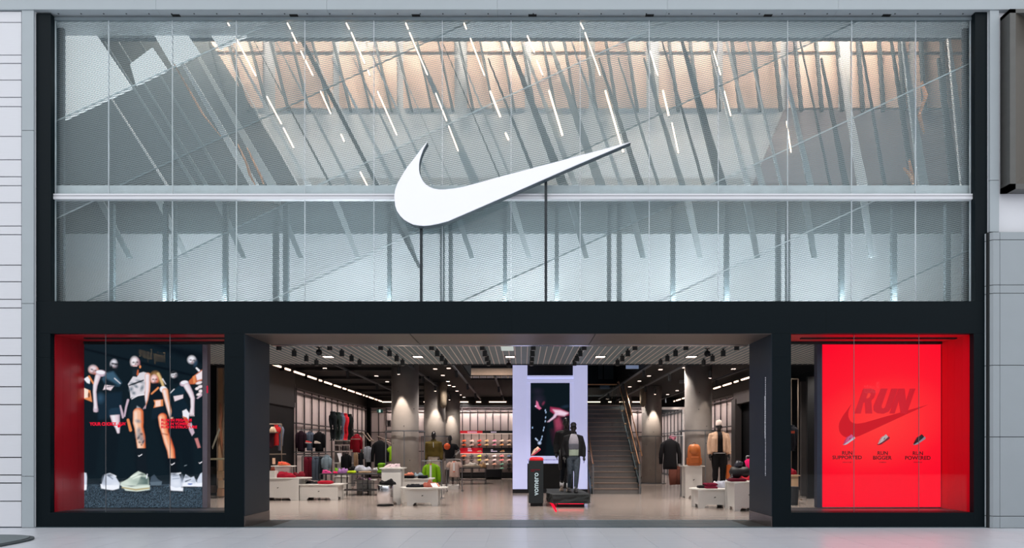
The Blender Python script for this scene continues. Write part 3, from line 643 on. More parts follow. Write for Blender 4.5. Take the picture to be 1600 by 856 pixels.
part('housing', MB().fbox(130.8, 533, 316.2, 793.4, dp, .14), m_blk, lb, world=True)
part('side_trim', MB().fbox(316.4, 533, 324, 793.4, dp-.0, .14), M('lilac_trim', (120, 108, 118), .4, metal=.2), lb, world=True)
mt = glow('print_red', (240, 26, 56), 1.0)
part('edge_tag', MB().fbox(322.6, 602.5, 325, 614, dp-.01, .01), glow('tag_red', (206, 40, 70), .8), lb, 'small red tag on the trim', world=True)
for txt, x0, y0, x1, y1, b in (('YOUR CHOICE.', 140, 659.5, 183, 665, .055), ('RUN', 186, 659.5, 196, 664.5, .04), ('RUN IN PEGASUS', 252, 654, 300, 658.6, .055), ('RUN IN VOMERO', 252, 659.6, 298, 664, .055), ('RUN IN STRUCTURE', 252, 664.8, 308, 669.2, .055)):
    part('lettering', text_mb(txt, x0, y0, x1, y1, dp-.004, b), mt, lb, world=True)
part('logo', swoosh(183.5, 659, 197.5, 668, dp-.006, .001), mt, lb, world=True)

# right lightbox: red campaign panel
p = Paint(1285, 535, 1470, 792, 2.0, (255, 4, 40))
p.ell(1378, 650, 92, 72, (255, 40, 52), -14, .95, .85); p.ell(1372, 662, 64, 40, (255, 70, 64), -14, .9, .6)
lb = thing('campaign_lightbox', 'bright red glowing campaign panel in the right window', 'poster', P(1378, 795, dp))
part('print', p.mesh('print', dp-.002, painted('red_light', 1.08)), None, lb, world=True)
part('housing', MB().fbox(1284.8, 534.5, 1470.3, 792.4, dp, .14), M('panel_red', (220, 10, 40), .4), lb, world=True)
part('side_trim', MB().fbox(1276.8, 534, 1284.6, 793, dp, .14), M('slate_trim', (54, 60, 80), .4, metal=.2), lb, world=True)
m_dr = glow('logo_red', (212, 32, 44), 1.0)
part('logo', swoosh(1311, 632, 1450, 684, dp-.02, .015), m_dr, lb, 'dark red tick-shaped logo', world=True)
def poly_letter(pts, holes=()): return [P(x, y, dp-.034) for x, y in pts]
mr = M('run_red', (176, 8, 28), .5, var=.02, emit=.95)
L = MB()
# R, U and N as slanted heavy capitals
R_ = [(1335, 646), (1349, 607), (1362, 607), (1367.5, 609.5), (1368, 615), (1366, 621), (1361.5, 625.5), (1363, 646), (1352.5, 646), (1351.5, 629), (1349.2, 629), (1345, 646)]
L.prism(poly_letter(R_), (0, .012, 0))
U_ = [(1376.5, 607), (1387, 607), (1377.5, 634), (1378, 637.5), (1381, 638), (1383.5, 635.5), (1393, 607), (1403, 607), (1393, 636.5), (1388.5, 643), (1380.5, 646.3), (1371, 645.5), (1365.3, 641.5), (1365, 634)]
L.prism(poly_letter(U_), (0, .012, 0))
N_ = [(1390, 646), (1404, 607), (1413.5, 607), (1416, 626), (1422, 607), (1430.5, 607), (1417, 646), (1407.5, 646), (1404.5, 626), (1398, 646)]
L.prism(poly_letter(N_), (0, .012, 0))
part('lettering', L, mr, lb, 'heavy slanted dark red letters RUN', world=True)
part('lettering_hole', MB().prism([P(x, y, dp-.037) for x, y in ((1353.5, 622), (1356.5, 614), (1359.5, 614), (1360.5, 616), (1359, 620), (1356.5, 622))], (0, .002, 0)), glow('halo_red', (255, 66, 60), 1.0), lb, world=True)
m_txt = M('print_black', (44, 8, 16), .5, var=.02)
for txt, x0, y0, x1, y1 in (('RUN', 1315.6, 704.6, 1331.6, 710.6), ('SUPPORTED', 1300.5, 711.6, 1346.5, 717.4), ('RUN', 1371, 704.8, 1387, 710.8), ('BIGGER', 1364, 712, 1393.2, 718), ('RUN', 1426, 705, 1442, 711), ('POWERED', 1414, 712.2, 1454, 718.2)):
    part('lettering', text_mb(txt, x0, y0, x1, y1, dp-.006, .022), m_txt, lb, world=True)
for txt, x0, x1 in (('STRUCTURE', 1316.5, 1330.5), ('VOMERO', 1373.5, 1384.5), ('PEGASUS', 1427.5, 1440.5)):
    part('lettering', text_mb(txt, x0, 721.2, x1, 723, dp-.006, .01), m_txt, lb, world=True)
# real lamps of the lightboxes' glow come from their emissive faces

# ------------------------------------------------------------------ shoes
def shoe_parts(sole_h=.035):
    up_ = MB(); so = MB(); la = MB(); n = 9
    prof = [(.148, .012, .03), (.135, .03, .052), (.10, .043, .07), (.05, .044, .092), (0, .040, .118), (-.04, .037, .132), (-.08, .036, .122), (-.115, .036, .128), (-.145, .026, .128), (-.152, .01, .10)]
    for x, hw, h in prof:
        for j in range(n):
            a = math.pi*j/(n-1); up_.v.append((x, -hw*math.cos(a), sole_h*.8+(h-sole_h*.8)*math.sin(a)**.7))
    for i in range(len(prof)-1):
        for j in range(n-1):
            a = i*n+j; up_.f.append((a, a+n, a+n+1, a+1))
    up_.f.append(tuple(range(n-1, -1, -1))); up_.f.append(tuple((len(prof)-1)*n+j for j in range(n)))
    sp = [(.160, .014, .022, .035), (.14, .036, .01, .036), (.09, .050, .0, .036), (.02, .046, 0, .036), (-.06, .042, 0, .042), (-.12, .046, 0, .05), (-.155, .036, .008, .052), (-.168, .014, .02, .05)]
    for x, hw, z0, z1 in sp: so.v += [(x, -hw, z0), (x, hw, z0), (x, hw*1.02, z1), (x, -hw*1.02, z1)]
    for i in range(len(sp)-1):
        for j in range(4):
            a = i*4+j; b = i*4+(j+1) % 4; so.f.append((a, a+4, b+4, b))
    so.f.append((0, 1, 2, 3)); k = (len(sp)-1)*4; so.f.append((k+3, k+2, k+1, k))
    for i in range(4):
        x = .075-i*.026; z = .088+i*.012; la.tube([(x, -.026, z-.004), (x, 0, z+.008), (x, .026, z-.004)], .004, 5, ref=(1, 0, 0))
    ck = [MB().prism([(-.03, s*.041, .055), (-.015, s*.042, .07), (-.075, s*.0385, .088)], (0, s*.004, 0)) for s in (-1, 1)]
    return up_, so, la, ck
SHOE = {}
def shoe(label, loc, rz=0, ry=0, scale=1., up_rgb=(240, 240, 240), sole_rgb=(245, 245, 245), group=None, detail=True, rx=0):
    key = (up_rgb, sole_rgb, detail)
    if key not in SHOE:
        a, b, c, k = shoe_parts()
        mu = M('shoe_upper_%d_%d_%d' % up_rgb, up_rgb, .6, var=.06, scale=40); ms = M('shoe_sole_%d_%d_%d' % sole_rgb, sole_rgb, .5, var=.03)
        ml = M('shoe_lace_%d_%d_%d' % up_rgb, tuple(min(255, int(v*.7+70)) for v in up_rgb), .6); mk_ = M('shoe_mark', (60, 60, 66), .5)
        SHOE[key] = [('upper', a.mesh('upper', mu, True)), ('sole', b.mesh('sole', ms))]+([('laces', c.mesh('laces', ml, True)), ('side_mark', k[0].mesh('side_mark', mk_)), ('side_mark', k[1].mesh('side_mark', mk_))] if detail else [])
    t = thing('running_shoe', label, 'shoe', loc, rz, group); t.rotation_euler = (rx, ry, rz); t.scale = (scale,)*3
    for n_, me in SHOE[key]: part(n_, me, t)
    return t
for px, up_, so_, lab in ((1327, (255, 110, 170), (250, 240, 250), 'pink running shoe tilted on the red window panel, left of three'), (1381, (236, 226, 222), (150, 40, 60), 'cream running shoe tilted on the red window panel, middle of three'), (1437, (40, 36, 44), (190, 190, 205), 'black running shoe tilted on the red window panel, right of three')):
    c = P(px, 690.5, dp-.075)
    shoe(lab, c, math.pi, 0, .86, up_, so_, 'shoes on the red panel').rotation_euler = (0, math.radians(34), math.pi)
# ------------------------------------------------------------------ store interior shell
H1, H2 = 3.86, 4.25
XL, XR = -8.2, 8.6
m_in = M('inner_black', (5, 6, 9), .7, spec=.2)
VX0, VX1, VY0, VY1 = -2.0, 4.2, 8.3, 13.6
struct('ceiling_store', MB().box((-12, 5.7, H2), (VX0, 32, H2+.03)).box((VX1, 5.7, H2), (11, 32, H2+.03)).box((VX0, 5.7, H2), (VX1, VY0, H2+.03)).box((VX0, VY1, H2), (2.3, 32, H2+.03)).box((2.3, 17.2, H2), (VX1, 32, H2+.03)), m_in)
struct('wall_inner_left', MB().box((-10.9, 1.4, 0), (-10.7, 9.2, H2)).box((-10.9, 9.0, 0), (XL-.15, 9.2, H2)).box((XL-.35, 9.0, 0), (XL-.15, 29, H2)), m_in)
struct('wall_inner_right', MB().box((10.2, 1.4, 0), (10.4, 13, H2)).box((XR+.15, 13, 0), (10.4, 13.2, H2)).box((XR+.15, 13, 0), (XR+.35, 30, H2)), m_in)
dbk = 36.2
struct('wall_inner_back', MB().box((XL-.3, dbk-D, 0), (XX(1034, 36), dbk-D+.2, H2)).box((XX(1034, 36), dbk-D, 3.69), (XR+.3, dbk-D+.2, H2)).box((XX(1034, 36), 30, 0), (XR+.3, 30.2, H2)), m_in)
struct('wall_inner_front_left', MB().box((-10.9, T+.2, H1-.02), (-9.5, T+.3, H2)), m_in)
# slatted ceiling behind the entrance: one piece per slat
sl = sroot('ceiling_slats', 'grey slatted ceiling just inside the entrance')
part('backing', MB().box((-10.7, 1.32, H1+.06), (10.2, 5.62, H1+.1)), M('slat_gap', (200, 190, 186), .8), sl)
me = MB().box((-.066, -2.14, -.02), (.066, 2.14, .03)).mesh('slat', m_slat)
for k in range(-72, 70):
    o = part('slat', me, sl); o.location = (k*.148+.05, 3.47, H1)
me = MB().box((-.008, -2.14, -.026), (.008, 2.14, .0)).mesh('slat_joint', M('joint_pale', (226, 214, 208), .5))
for k in range(-72, 70):
    o = part('slat_joint', me, sl); o.location = (k*.148+.124, 3.47, H1)
part('end_trim', MB().box((-10.7, 5.61, H1-.04), (10.2, 5.7, H2+.03)), m_blk2, sl)
# ceiling spotlights in four rows by ten
m_lampbk = M('lamp_black', (26, 28, 30), .5)
def make_spot():
    t = thing('ceiling_spotlight', 'x', 'light', (0, 0, 0), group='spotlights under the slatted ceiling')
    part('body', MB().lathe([(.045, -.17), (.055, -.165), (.055, -.03), (.02, -.02), (.012, .02)], n=14), m_lampbk, t, smooth=False)
    part('collar', MB().lathe([(.03, .0), (.03, .012)], n=12), m_lampbk, t)
    part('lens', MB().lathe([(.042, -.172), (.042, -.168)], n=14), M('lens_grey', (120, 116, 110), .3), t)
    return t
proto = None; k = 0
for j, y in enumerate((1.78, 2.78, 3.68, 4.5)):
    for i in range(10):
        x = -5.31+1.11*i; lab = 'black cylinder spotlight under the slatted ceiling, %s from left, %s row' % (ORD[i], ORD[j])
        if proto is None: proto = make_spot(); proto['label'] = lab; proto.location = (x, y, H1-.03)
        else: dup(proto, (x, y, H1-.03), None, lab)
m_down = glow('downlight_glow', (255, 222, 205), 6.0)
def downlight(loc, label, power=0, size=.06, cone=100, group='small square downlights in the black ceiling', col=(1, .9, .82)):
    t = thing('downlight', label, 'light', loc, group=group)
    part('rim', MB().box((-size*1.25, -size*1.25, -.012), (size*1.25, size*1.25, .015)), m_blk2, t)
    part('diffuser', MB().box((-size, -size, -.018), (size, size, -.011)), m_down, t)
    if power:
        l = bpy.data.lights.new('down_lamp', 'SPOT'); l.energy = power; l.spot_size = math.radians(cone); l.spot_blend = .8; l.shadow_soft_size = .05; l.color = col
        o = bpy.data.objects.new('down_lamp', l); COL.objects.link(o); o.parent = t; o.location = (0, 0, -.09)
    return t
for i, px in enumerate((369, 513, 653, 797, 938, 1080, 1222)):
    d = (H1-.03-EYE)*F/(702-557); downlight((XX(px, d), d-D, H1-.025), 'flat warm downlight in the slatted ceiling, %s from the left' % ORD[i], 230, .11, 130, 'downlights in the slatted ceiling')
DL = [(588,587),(605,596),(600,576),(680,576),(692,586),(700,595.5),(701,575),(702,601.5),(709,603.5),(714,610.5),(719,616.5),(725,621.5),(1051,565.5),(1032,577),(1068,574),(1014,587),(999,595),(984,604),(1146,576),(1058,610),(1043,616),(508,575),(560,590)]
for i, (px, py) in enumerate(sorted(DL)):
    d = min(35.6, (H2-.02-EYE)*F/(702-py)); downlight((XX(px, d), d-D, H2-.015), 'small square downlight glowing in the black ceiling, %s from the left' % (ORD+['twenty-first','twenty-second','twenty-third'])[i], 130, .06, 120)
# additional lamps over the sales floor (same fitting, out of sight above the slats and further back)
kk = 0
for (x, y) in ((-5.5, 7.2), (-2.6, 7.2), (1.0, 7.2), (4.6, 7.2), (7.4, 7.2), (-8.8, 6.5), (9.2, 7.0)):
    downlight((x, y, H2-.015), 'square downlight in the black ceiling behind the slats, %s of the hidden row' % ORD[kk], 320, .075, 125, 'downlights hidden behind the slats'); kk += 1
# ceiling rails
for i, (a, b) in enumerate((((515, 567), (612, 612)), ((646, 577), (684, 594)), ((702, 566), (746, 620)), ((1025, 566), (985, 594)), ((1068, 573), (1020, 596)), ((1146, 584), (1060, 612)), ((776, 596), (782, 620)))):
    z = H2-.2; da = (z-EYE)*F/(702-a[1]); x = XX(a[0], da)
    t = thing('ceiling_rail', 'long dark lighting rail under the black ceiling, %s from the left' % ORD[i], 'rail', (x, da-D, z), group='ceiling rails')
    part('rail', MB().box((-.03, -1.5, 0), (.03, 15, .05)), M('rail_black', (52, 58, 66), .5), t)
    for q in (0, 5, 10): part('hanger', MB().box((-.008, q-.008, .05), (.008, q+.008, .2)), m_blk2, t)
    for q in (2, 6.5, 11): part('spot_head', MB().tube([(0, q, 0), (.02, q+.05, -.22)], .05, 10), m_blk2, t)
for j in range(8):
    y = 7+2.8*j
    t = thing('ceiling_beam', 'dark cross beam of the open black ceiling, %s from the front' % ORD[j], 'beam', (-5.9, y, H2-.1), group='ceiling beams')
    part('beam', MB().box((-5, 0, 0), (2.4, .12, .1)), m_blk, t)
# wall wash tracks along the sides and back: bright linear segments
def wash(name, p0, p1, n, label, aim, power):
    p0, p1 = Vector(p0), Vector(p1); v = (p1-p0); L_ = v.length; t = thing('track_light', label, 'light', (p0+p1)/2, group='linear track lights')
    c = (p0+p1)/2; u = v.normalized(); sd = Vector((-u.y, u.x, 0))
    part('track', MB().prism([p0+sd*.03-c, p1+sd*.03-c, p1-sd*.03-c, p0-sd*.03-c], (0, 0, .05)), m_blk2, t)
    x = 0.; i = 0
    while x < L_-.2:
        l = (.9, .42, 1.0, .9, .16, .9)[i % 6] if i % 7 != 4 else .25; l = min(l, L_-x-.1); q0, q1 = p0+u*x-c, p0+u*(x+l)-c
        part('lamp', MB().prism([q0+sd*.025, q1+sd*.025, q1-sd*.025, q0-sd*.025], (0, 0, -.05)), glow('track_glow', (255, 214, 186), 3.0), t); x += l+.42; i += 1
    l = bpy.data.lights.new('wash_lamp', 'AREA'); l.shape = 'RECTANGLE'; l.size = L_*.95; l.size_y = .05; l.energy = power; l.color = (1, .89, .84); l.spread = math.radians(100)
    o = bpy.data.objects.new('wash_lamp', l); COL.objects.link(o); o.parent = t; o.location = (0, 0, -.07)
    aim = Vector(aim); z = -aim.normalized(); xax = u-z*u.dot(z); xax.normalize(); yax = z.cross(xax)
    o.rotation_euler = Matrix((xax, yax, z)).transposed().to_euler()
wash('l', (-7.4, 6.9, 4.05), (-7.4, 22.9, 4.05), 12, 'line of warm light segments along the left shop wall', (-.4, 0, -1), 105)
wash('r', (7.97, 10.8, 4.05), (7.97, 22.9, 4.05), 10, 'line of warm light segments along the right shop wall', (.35, 0, -1), 95)
wash('b', (-7.3, 22.5, 4.0), (6.9, 22.5, 4.0), 10, 'line of warm light segments along the back shop wall', (0, .4, -1), 140)
wash('rb', (7.8, 23.5, 4.0), (7.8, 29.5, 4.0), 10, 'short line of light in the far right recess', (.35, 0, -1), 45)
# ------------------------------------------------------------------ lattice walls
def lattice(name, p0, p1, zs, n, label):
    r = sroot(name, label); p0, p1 = Vector(p0), Vector(p1); v = p1-p0; u = v.normalized(); nr = Vector((u.y, -u.x, 0))
    for i in range(n):
        a, b = p0+v*(i/n), p0+v*((i+1)/n)
        for z0, z1 in zip(zs[:-1], zs[1:]):
            q = [a+u*.02, b-u*.02]
            part('wall_panel', MB().prism([(q[0].x, q[0].y, z0+.02), (q[1].x, q[1].y, z0+.02), (q[1].x, q[1].y, z1-.02), (q[0].x, q[0].y, z1-.02)], -nr*.03), m_lat, r)
    for i in range(n+1):
        a = p0+v*(i/n)+nr*.06
        part('upright', MB().box((a.x-.022, a.y-.022, 0), (a.x+.022, a.y+.022, zs[-1]+.03)), m_bar, r)
    for z in zs:
        a, b = p0+nr*.06, p1+nr*.06
        part('cross_bar', MB().prism([(a.x, a.y, z-.022), (b.x, b.y, z-.022), (b.x, b.y, z+.022), (a.x, a.y, z+.022)], nr*.03), m_bar, r)
    return r
zs = [.05, 1.4, 2.45, 3.55, 3.69]
yl0 = 24.6-D
lattice('wall_lattice_left', (XL, yl0, 0), (XL, 35.6-D, 0), zs, 12, 'pale lit lattice wall along the left side')
lattice('wall_lattice_back', (XX(580, 36), 36-D, 0), (XX(1032, 36), 36-D, 0), [.05, 1.4, 2.4, 3.55, 3.69], 38, 'pale lit lattice wall across the back')
lattice('wall_lattice_right', (XR, 42-D, 0), (XR, 27.6-D, 0), zs, 16, 'pale lit lattice wall along the right side')
part_ = sroot('trim_8', 'dark bays framing the left and right shop walls')
part('bay_head', MB().box((XL-.1, 21.9-D, 3.0), (XL+.05, 24.5-D, H2)), M('bay_dark', (26, 25, 27), .6), part_)
part('bay_back', MB().box((XL-.12, 21.9-D, 0), (XL-.0, 24.5-D, 3.0)), m_blk, part_)
part('bay_head', MB().box((XR-.1, 22.5-D, 3.3), (XR+.1, 27.5-D, 3.75)), M('bay_grey', (62, 58, 58), .6), part_)
part('bay_post', MB().box((XR-.15, 27.1-D, 0), (XR+.1, 27.6-D, 3.5)), M('bay_grey', (62, 58, 58), .6), part_)
part('bay_bulkhead', MB().box((XR-.05, 22.5-D, 3.75), (XR+.2, 42-D, H2)), m_blk2, part_)
part('bay_bulkhead', MB().box((XL-.2, 21.9-D, 3.73), (XL+.02, 36-D, H2)), m_blk, part_)
part('back_bulkhead', MB().box((XL, 35.9-D, 3.74), (XX(1034, 36), 36.1-D, H2)), m_blk, part_)
part('recess_frame', MB().box((XX(1066, 36), 35.8-D, 0), (XX(1071, 36), 36-D, 3.72)).box((XX(1034, 36), 35.8-D, 3.60), (XX(1071, 36), 36-D, 3.72)), M('recess_white', (226, 214, 208), .5, emit=.25), part_)
# dark left back corner with small signs
lx = MB()
sgn = thing('wall_sign', 'dark fascia with two short lines of pale lettering on the left shop wall', 'sign', P(450, 618, 23.4))
for (x0, y0, x1, y1) in ((443, 610, 451.5, 616), (443, 618, 456, 625.5)):
    mb = MB(); x = x0
    while x < x1-.8:
        mb.fbox(x, y0+.4, x+1.5, y1-.4, 24.4, .02); x += 2.0
    part('lettering', mb, glow('sign_cream', (206, 190, 176), .55), sgn, world=True, kind='stuff')
part('plate', MB().fbox(435, 600, 461, 629, 24.45, .05), M('bay_grey', (62, 58, 58), .6), sgn, world=True)
for px, py, d, lab in ((593.5, 642, 35, 'small green running-man exit sign on the dark back left wall'),):
    t = thing('exit_sign', lab, 'sign', P(px, py+2.6, d))
    part('housing', MB().fbox(px-4.6, py-2.6, px+4.6, py+2.6, d, .08), M('exit_green', (24, 60, 56), .5, emit=.5), t, world=True)
    part('symbol', MB().fbox(px-1.4, py-2.2, px+1.2, py+2.2, d-.01, .01), glow('exit_white', (200, 236, 222), .9), t, world=True)
t = thing('wall_notice', 'small grey notice plate on dark wall behind the near left column', 'sign', P(607.5, 666.5, 30))
part('plate', MB().fbox(604.8, 656.5, 610.4, 667, 30, .03), M('notice_grey', (150, 146, 150), .5), t, world=True)
mb = MB()
for x in (606.2, 607.6, 609): mb.fbox(x-.35, 658, x+.35, 665.5, 29.99, .006)
part('lettering', mb, m_blk2, t, world=True, kind='stuff')
t = thing('hanging_sign', 'white hanging sign box under the black ceiling on the left', 'sign', P(569, 584, 27))
part('box', MB().fbox(561, 574.7, 577.5, 583.8, 27, .15), M('hang_white', (190, 200, 222), .5, emit=.35), t, world=True); part('hanger', MB().tube([P(565, 575, 27.1), P(565, 560, 27.1)], .012, 6).tube([P(574, 575, 27.1), P(574, 560, 27.1)], .012, 6), m_blk2, t, world=True)
t = thing('hanging_sign', 'grey hanging sign box beside the near right column', 'sign', P(1066, 598, 27))
part('box', MB().fbox(1062.5, 591, 1073, 598, 27, .15), M('hang_grey', (120, 124, 132), .5), t, world=True); part('hanger', MB().tube([P(1066, 591, 27.1), P(1066, 570, 27.1)], .012, 6), m_blk2, t, world=True)
# dome cameras and the projector-like heads under the slats
for px, py, lab in ((498.5, 549, 'black swivel camera under the slatted ceiling on the left'), (1105, 551, 'black swivel camera under the slatted ceiling on the right'), (795, 569, 'black ball speaker hanging left of the glowing portal')):
    d = (H1-EYE-.12)*F/(702-py); c = P(px, py, d)
    t = thing('ceiling_camera' if px != 795 else 'hanging_speaker', lab, 'camera' if px != 795 else 'speaker', c)
    part('stem', MB().lathe([(.06, H1-c.z-.03), (.06, H1-c.z-.02), (.015, H1-c.z-.04), (.015, 0)][::-1], n=10), m_blk, t)
    part('body', MB().ball((0, 0, -.02), (.07, .09, .075)), m_blk, t, smooth=True)
    part('lens', MB().tube([(.0, -.05, -.04), (.02, -.12, -.07)], .035, 10), m_blk2, t)
# void to the upper floor with a lit wall and balustrade
mz = sroot('wall_mezzanine', 'warm lit wall and balustrade of the upper floor seen through the ceiling void')
part('wall', MB().fbox(640, 540, 830, 640, 46, .1), M('mezz_wall', (206, 178, 156), .7), mz)
part('header_band', MB().fbox(640, 540, 830, 575, 45.9, .05), m_blk, mz)
part('upper_ceiling', MB().box((-7, 13.6, 8.0), (6, 33, 8.1)), m_in, mz)
part('upper_floor', MB().box((-9, VY1+.02, H2+.03), (2.25, 33, 4.287)), m_blk2, mz)
part('void_light_block', MB().box((VX0-.1, VY0, H2+.1), (VX0, VY1, 8)).box((VX1, VY0, H2+.1), (VX1+.1, 22.2, 8)).box((VX0, VY0-.1, H2+.1), (VX1, VY0, 8)), m_in, mz)  # unseen sides, added to keep sky light out of the void
part('void_ceiling', MB().box((VX0, VY0, 8), (VX1, 19, 8.1)), m_in, mz)
part('stair_light_block', MB().box((2.2, 18.6, H2+.03), (VX1+.1, 18.7, 8)).box((2.2, VY1+.03, H2+.05), (2.28, 18.6, 8)), m_in, mz)  # unseen closure, added against sky light leaking in above the stairs
part('void_edge', MB().box((VX0, VY1, H2-.02), (2.3, VY1+.02, 4.287)), m_blk2, mz)
for k in range(9):
    part('baluster', MB().fbox(727+11*k, 586.5, 727.9+11*k, 604, 40, .04), m_blk2, mz); part('rail_glass', MB().fbox(728.2+11*k, 587.4, 737.8+11*k, 604, 40, .02), M('rail_pink', (206, 190, 188), .4), mz)
part('top_rail', MB().fbox(716, 586, 830, 587.2, 40, .05), m_blk2, mz)
part('dark_glazing', MB().fbox(905, 520, 1000, 601, 31.5, .03), M('dark_glazing', (30, 42, 48), .25), mz)
for x0, x1 in ((935, 942), (944, 961)): part('dark_pane', MB().fbox(x0, 568, x1, 592, 31.4, .03), M('dim_pane', (58, 72, 80), .3), mz)
part('bright_pane', MB().fbox(978, 555, 998, 576, 24.5, .03), M('bright_pane', (150, 170, 205), .4, emit=.3), mz)
for i_, x_ in enumerate((-5, -1.5)): downlight((x_, 30.0, 7.98), 'square downlight above the upper floor balustrade, %s of two' % ORD[i_], 1500, .075, 150, 'upper floor lights')
# ------------------------------------------------------------------ columns
cone_n = 0
def column(px, d, dia, label, top=4.25, cracked=None):
    x = XX(px, d); y = d-D
    t = thing('concrete_column', label, 'column', (x, y, 0))
    part('shaft', MB().lathe([(dia/2, 0), (dia/2, top)], n=40), m_conc, t, smooth=False).data.polygons.foreach_set('use_smooth', [True]*40+[False]*2)
    part('floor_ring', MB().lathe([(dia/2+.012, 0), (dia/2+.012, .05)], n=40), m_steel, t)
    hole = MB().box((-.012, -.012, -.012), (.012, .012, .012))
    for q in range(7):
        a = random.uniform(-2.4, -.7); z = .6+q*.55
        part('tie_hole', MB().ball((math.cos(a)*dia/2, math.sin(a)*dia/2, z), .014, 8), m_blk2, t)
    return t
column(633, 22.2, .875, 'tall round concrete column left of centre, nearest on the left')
column(679.5, 28.4, .87, 'round concrete column behind the olive jacket mannequin')
column(707, 33.2, .74, 'farthest round concrete column, left of the shoe wall')
column(1091, 22.6, .88, 'tall round concrete column behind the brown backpack')
column(1018, 30.0, .86, 'round concrete column right of the staircase')
column(979, 35.2, .5, 'slim dark column far behind the stair rail', H2)
# raw rough concrete at the corner of two columns
m_rough = M('broken_concrete', (128, 116, 100), .9, var=.6, scale=26, bump=.8)
for px, d, r, z0, z1, lab in ((693, 27.9, .15, ZZ(638, 28), H2, 'rough broken concrete strip on the second left column'), (1004.5, 29.6, .14, ZZ(636, 29.6), H2, 'rough broken concrete strip on the column by the stairs')):
    x = XX(px, d); mb = MB().lathe([(r*.4, z0), (r*.9, z0+.15), (r, z0+.4), (r, z1)], (x, d-D, 0), 12); mb.wrinkle(.03, 9, px)
    solo('rough_concrete', mb, m_rough, lab, 'column', smooth=True)
def colspot(px, d, z, power, label, off=1.1, dx=0):
    x = XX(px, d)+dx; y = d-D-off
    t = thing('column_spotlight', label, 'light', (x, y, z), group='spotlights aimed at the columns')
    part('body', MB().tube([(0, 0, .1), (0, .04, -.12)], .05, 12), m_lampbk, t); part('bracket', MB().box((-.012, -.012, .08), (.012, .012, .35)), m_lampbk, t)
    part('lens', MB().tube([(0, .041, -.121), (0, .043, -.128)], .04, 12), m_down, t)
    l = bpy.data.lights.new('column_lamp', 'SPOT'); l.energy = power; l.spot_size = math.radians(46); l.spot_blend = .35; l.shadow_soft_size = .03; l.color = (1, .84, .7)
    o = bpy.data.objects.new('column_lamp', l); COL.objects.link(o); o.parent = t; o.location = (0, .05, -.16); o.rotation_euler = (math.radians(7), 0, 0)
colspot(630, 22.2, 3.98, 190, 'spotlight aimed down the nearest left column', .85); colspot(684, 28.4, 3.98, 190, 'spotlight aimed down the second left column', .85); colspot(705, 33.2, 3.98, 210, 'spotlight aimed down the farthest left column', .8)
colspot(1099, 22.6, 3.9, 22, 'spotlight aimed down the nearest right column', .85); colspot(1018, 30, 3.98, 240, 'spotlight aimed down the column by the stairs', .85)
# round hanging rails and shelves around columns
def ring(px, d, r, z, label, posts=4, base=True, shelf=False):
    x = XX(px, d); t = thing('ring_rail', label, 'clothes rail', (x, d-D, 0), group='round rails around the columns')
    n = 40; mb = MB(); mb.lathe([(r-.03, z-.02), (r+.03, z-.02), (r+.03, z+.02), (r-.03, z+.02), (r-.03, z-.02)], n=n); mb.f = mb.f[:-2]; part('ring', mb, m_steel, t)
    for q in range(posts):
        a = 2*math.pi*q/posts-math.pi/2+.12; part('post', MB().tube([(r*math.cos(a), r*math.sin(a), 0), (r*math.cos(a), r*math.sin(a), z)], .018, 8), m_steel, t)
    if base:
        mb = MB(); mb.lathe([(r-.05, 0), (r+.05, 0), (r+.05, .03), (r-.05, .03), (r-.05, 0)], n=n); mb.f = mb.f[:-2]; part('base_ring', mb, m_steel, t)
    return t
ring(633, 22.2, .62, ZZ(673, 21.6), 'round steel rail around the nearest left column'); ring(680, 28.4, .56, ZZ(681.5, 27.8), 'round steel rail around the second left column')
ring(1091, 22.6, .6, ZZ(672.5, 22), 'round steel rail around the nearest right column', base=False); ring(1018, 30, .58, ZZ(681.5, 29.4), 'round steel rail around the column by the stairs')
# ------------------------------------------------------------------ staircase
dS, NS, RI, TR = 23.0, 18, .183, .272
xa, xb = XX(926, dS), XX(1000, dS)-.02
st = thing('staircase', 'straight grey staircase with copper handrails and glass sides', 'staircase', ((xa+xb)/2, dS-D, 0))
m_step = M('step_grey', (112, 110, 110), .5, var=.12); m_nose = M('step_nosing', (150, 132, 122), .35, metal=.3)
for k in range(NS):
    y = dS-D+TR*k; part('step', MB().box((xa, y, RI*k+.004 if k else 0), (xb, y+TR+.03, RI*(k+1)-.03)), m_step, st, world=True)
    part('nosing', MB().box((xa, y-.02, RI*(k+1)-.029), (xb, y+TR+.02, RI*(k+1))), m_nose, st, world=True)
yt = dS-D+TR*NS; ztp = RI*NS
part('landing', MB().box((xa-.6, yt, ztp-.2), (xb+.3, yt+2.2, ztp)), m_step, st, world=True)
m_bg = glass('rail_glass', (.86, .95, .95), .05)
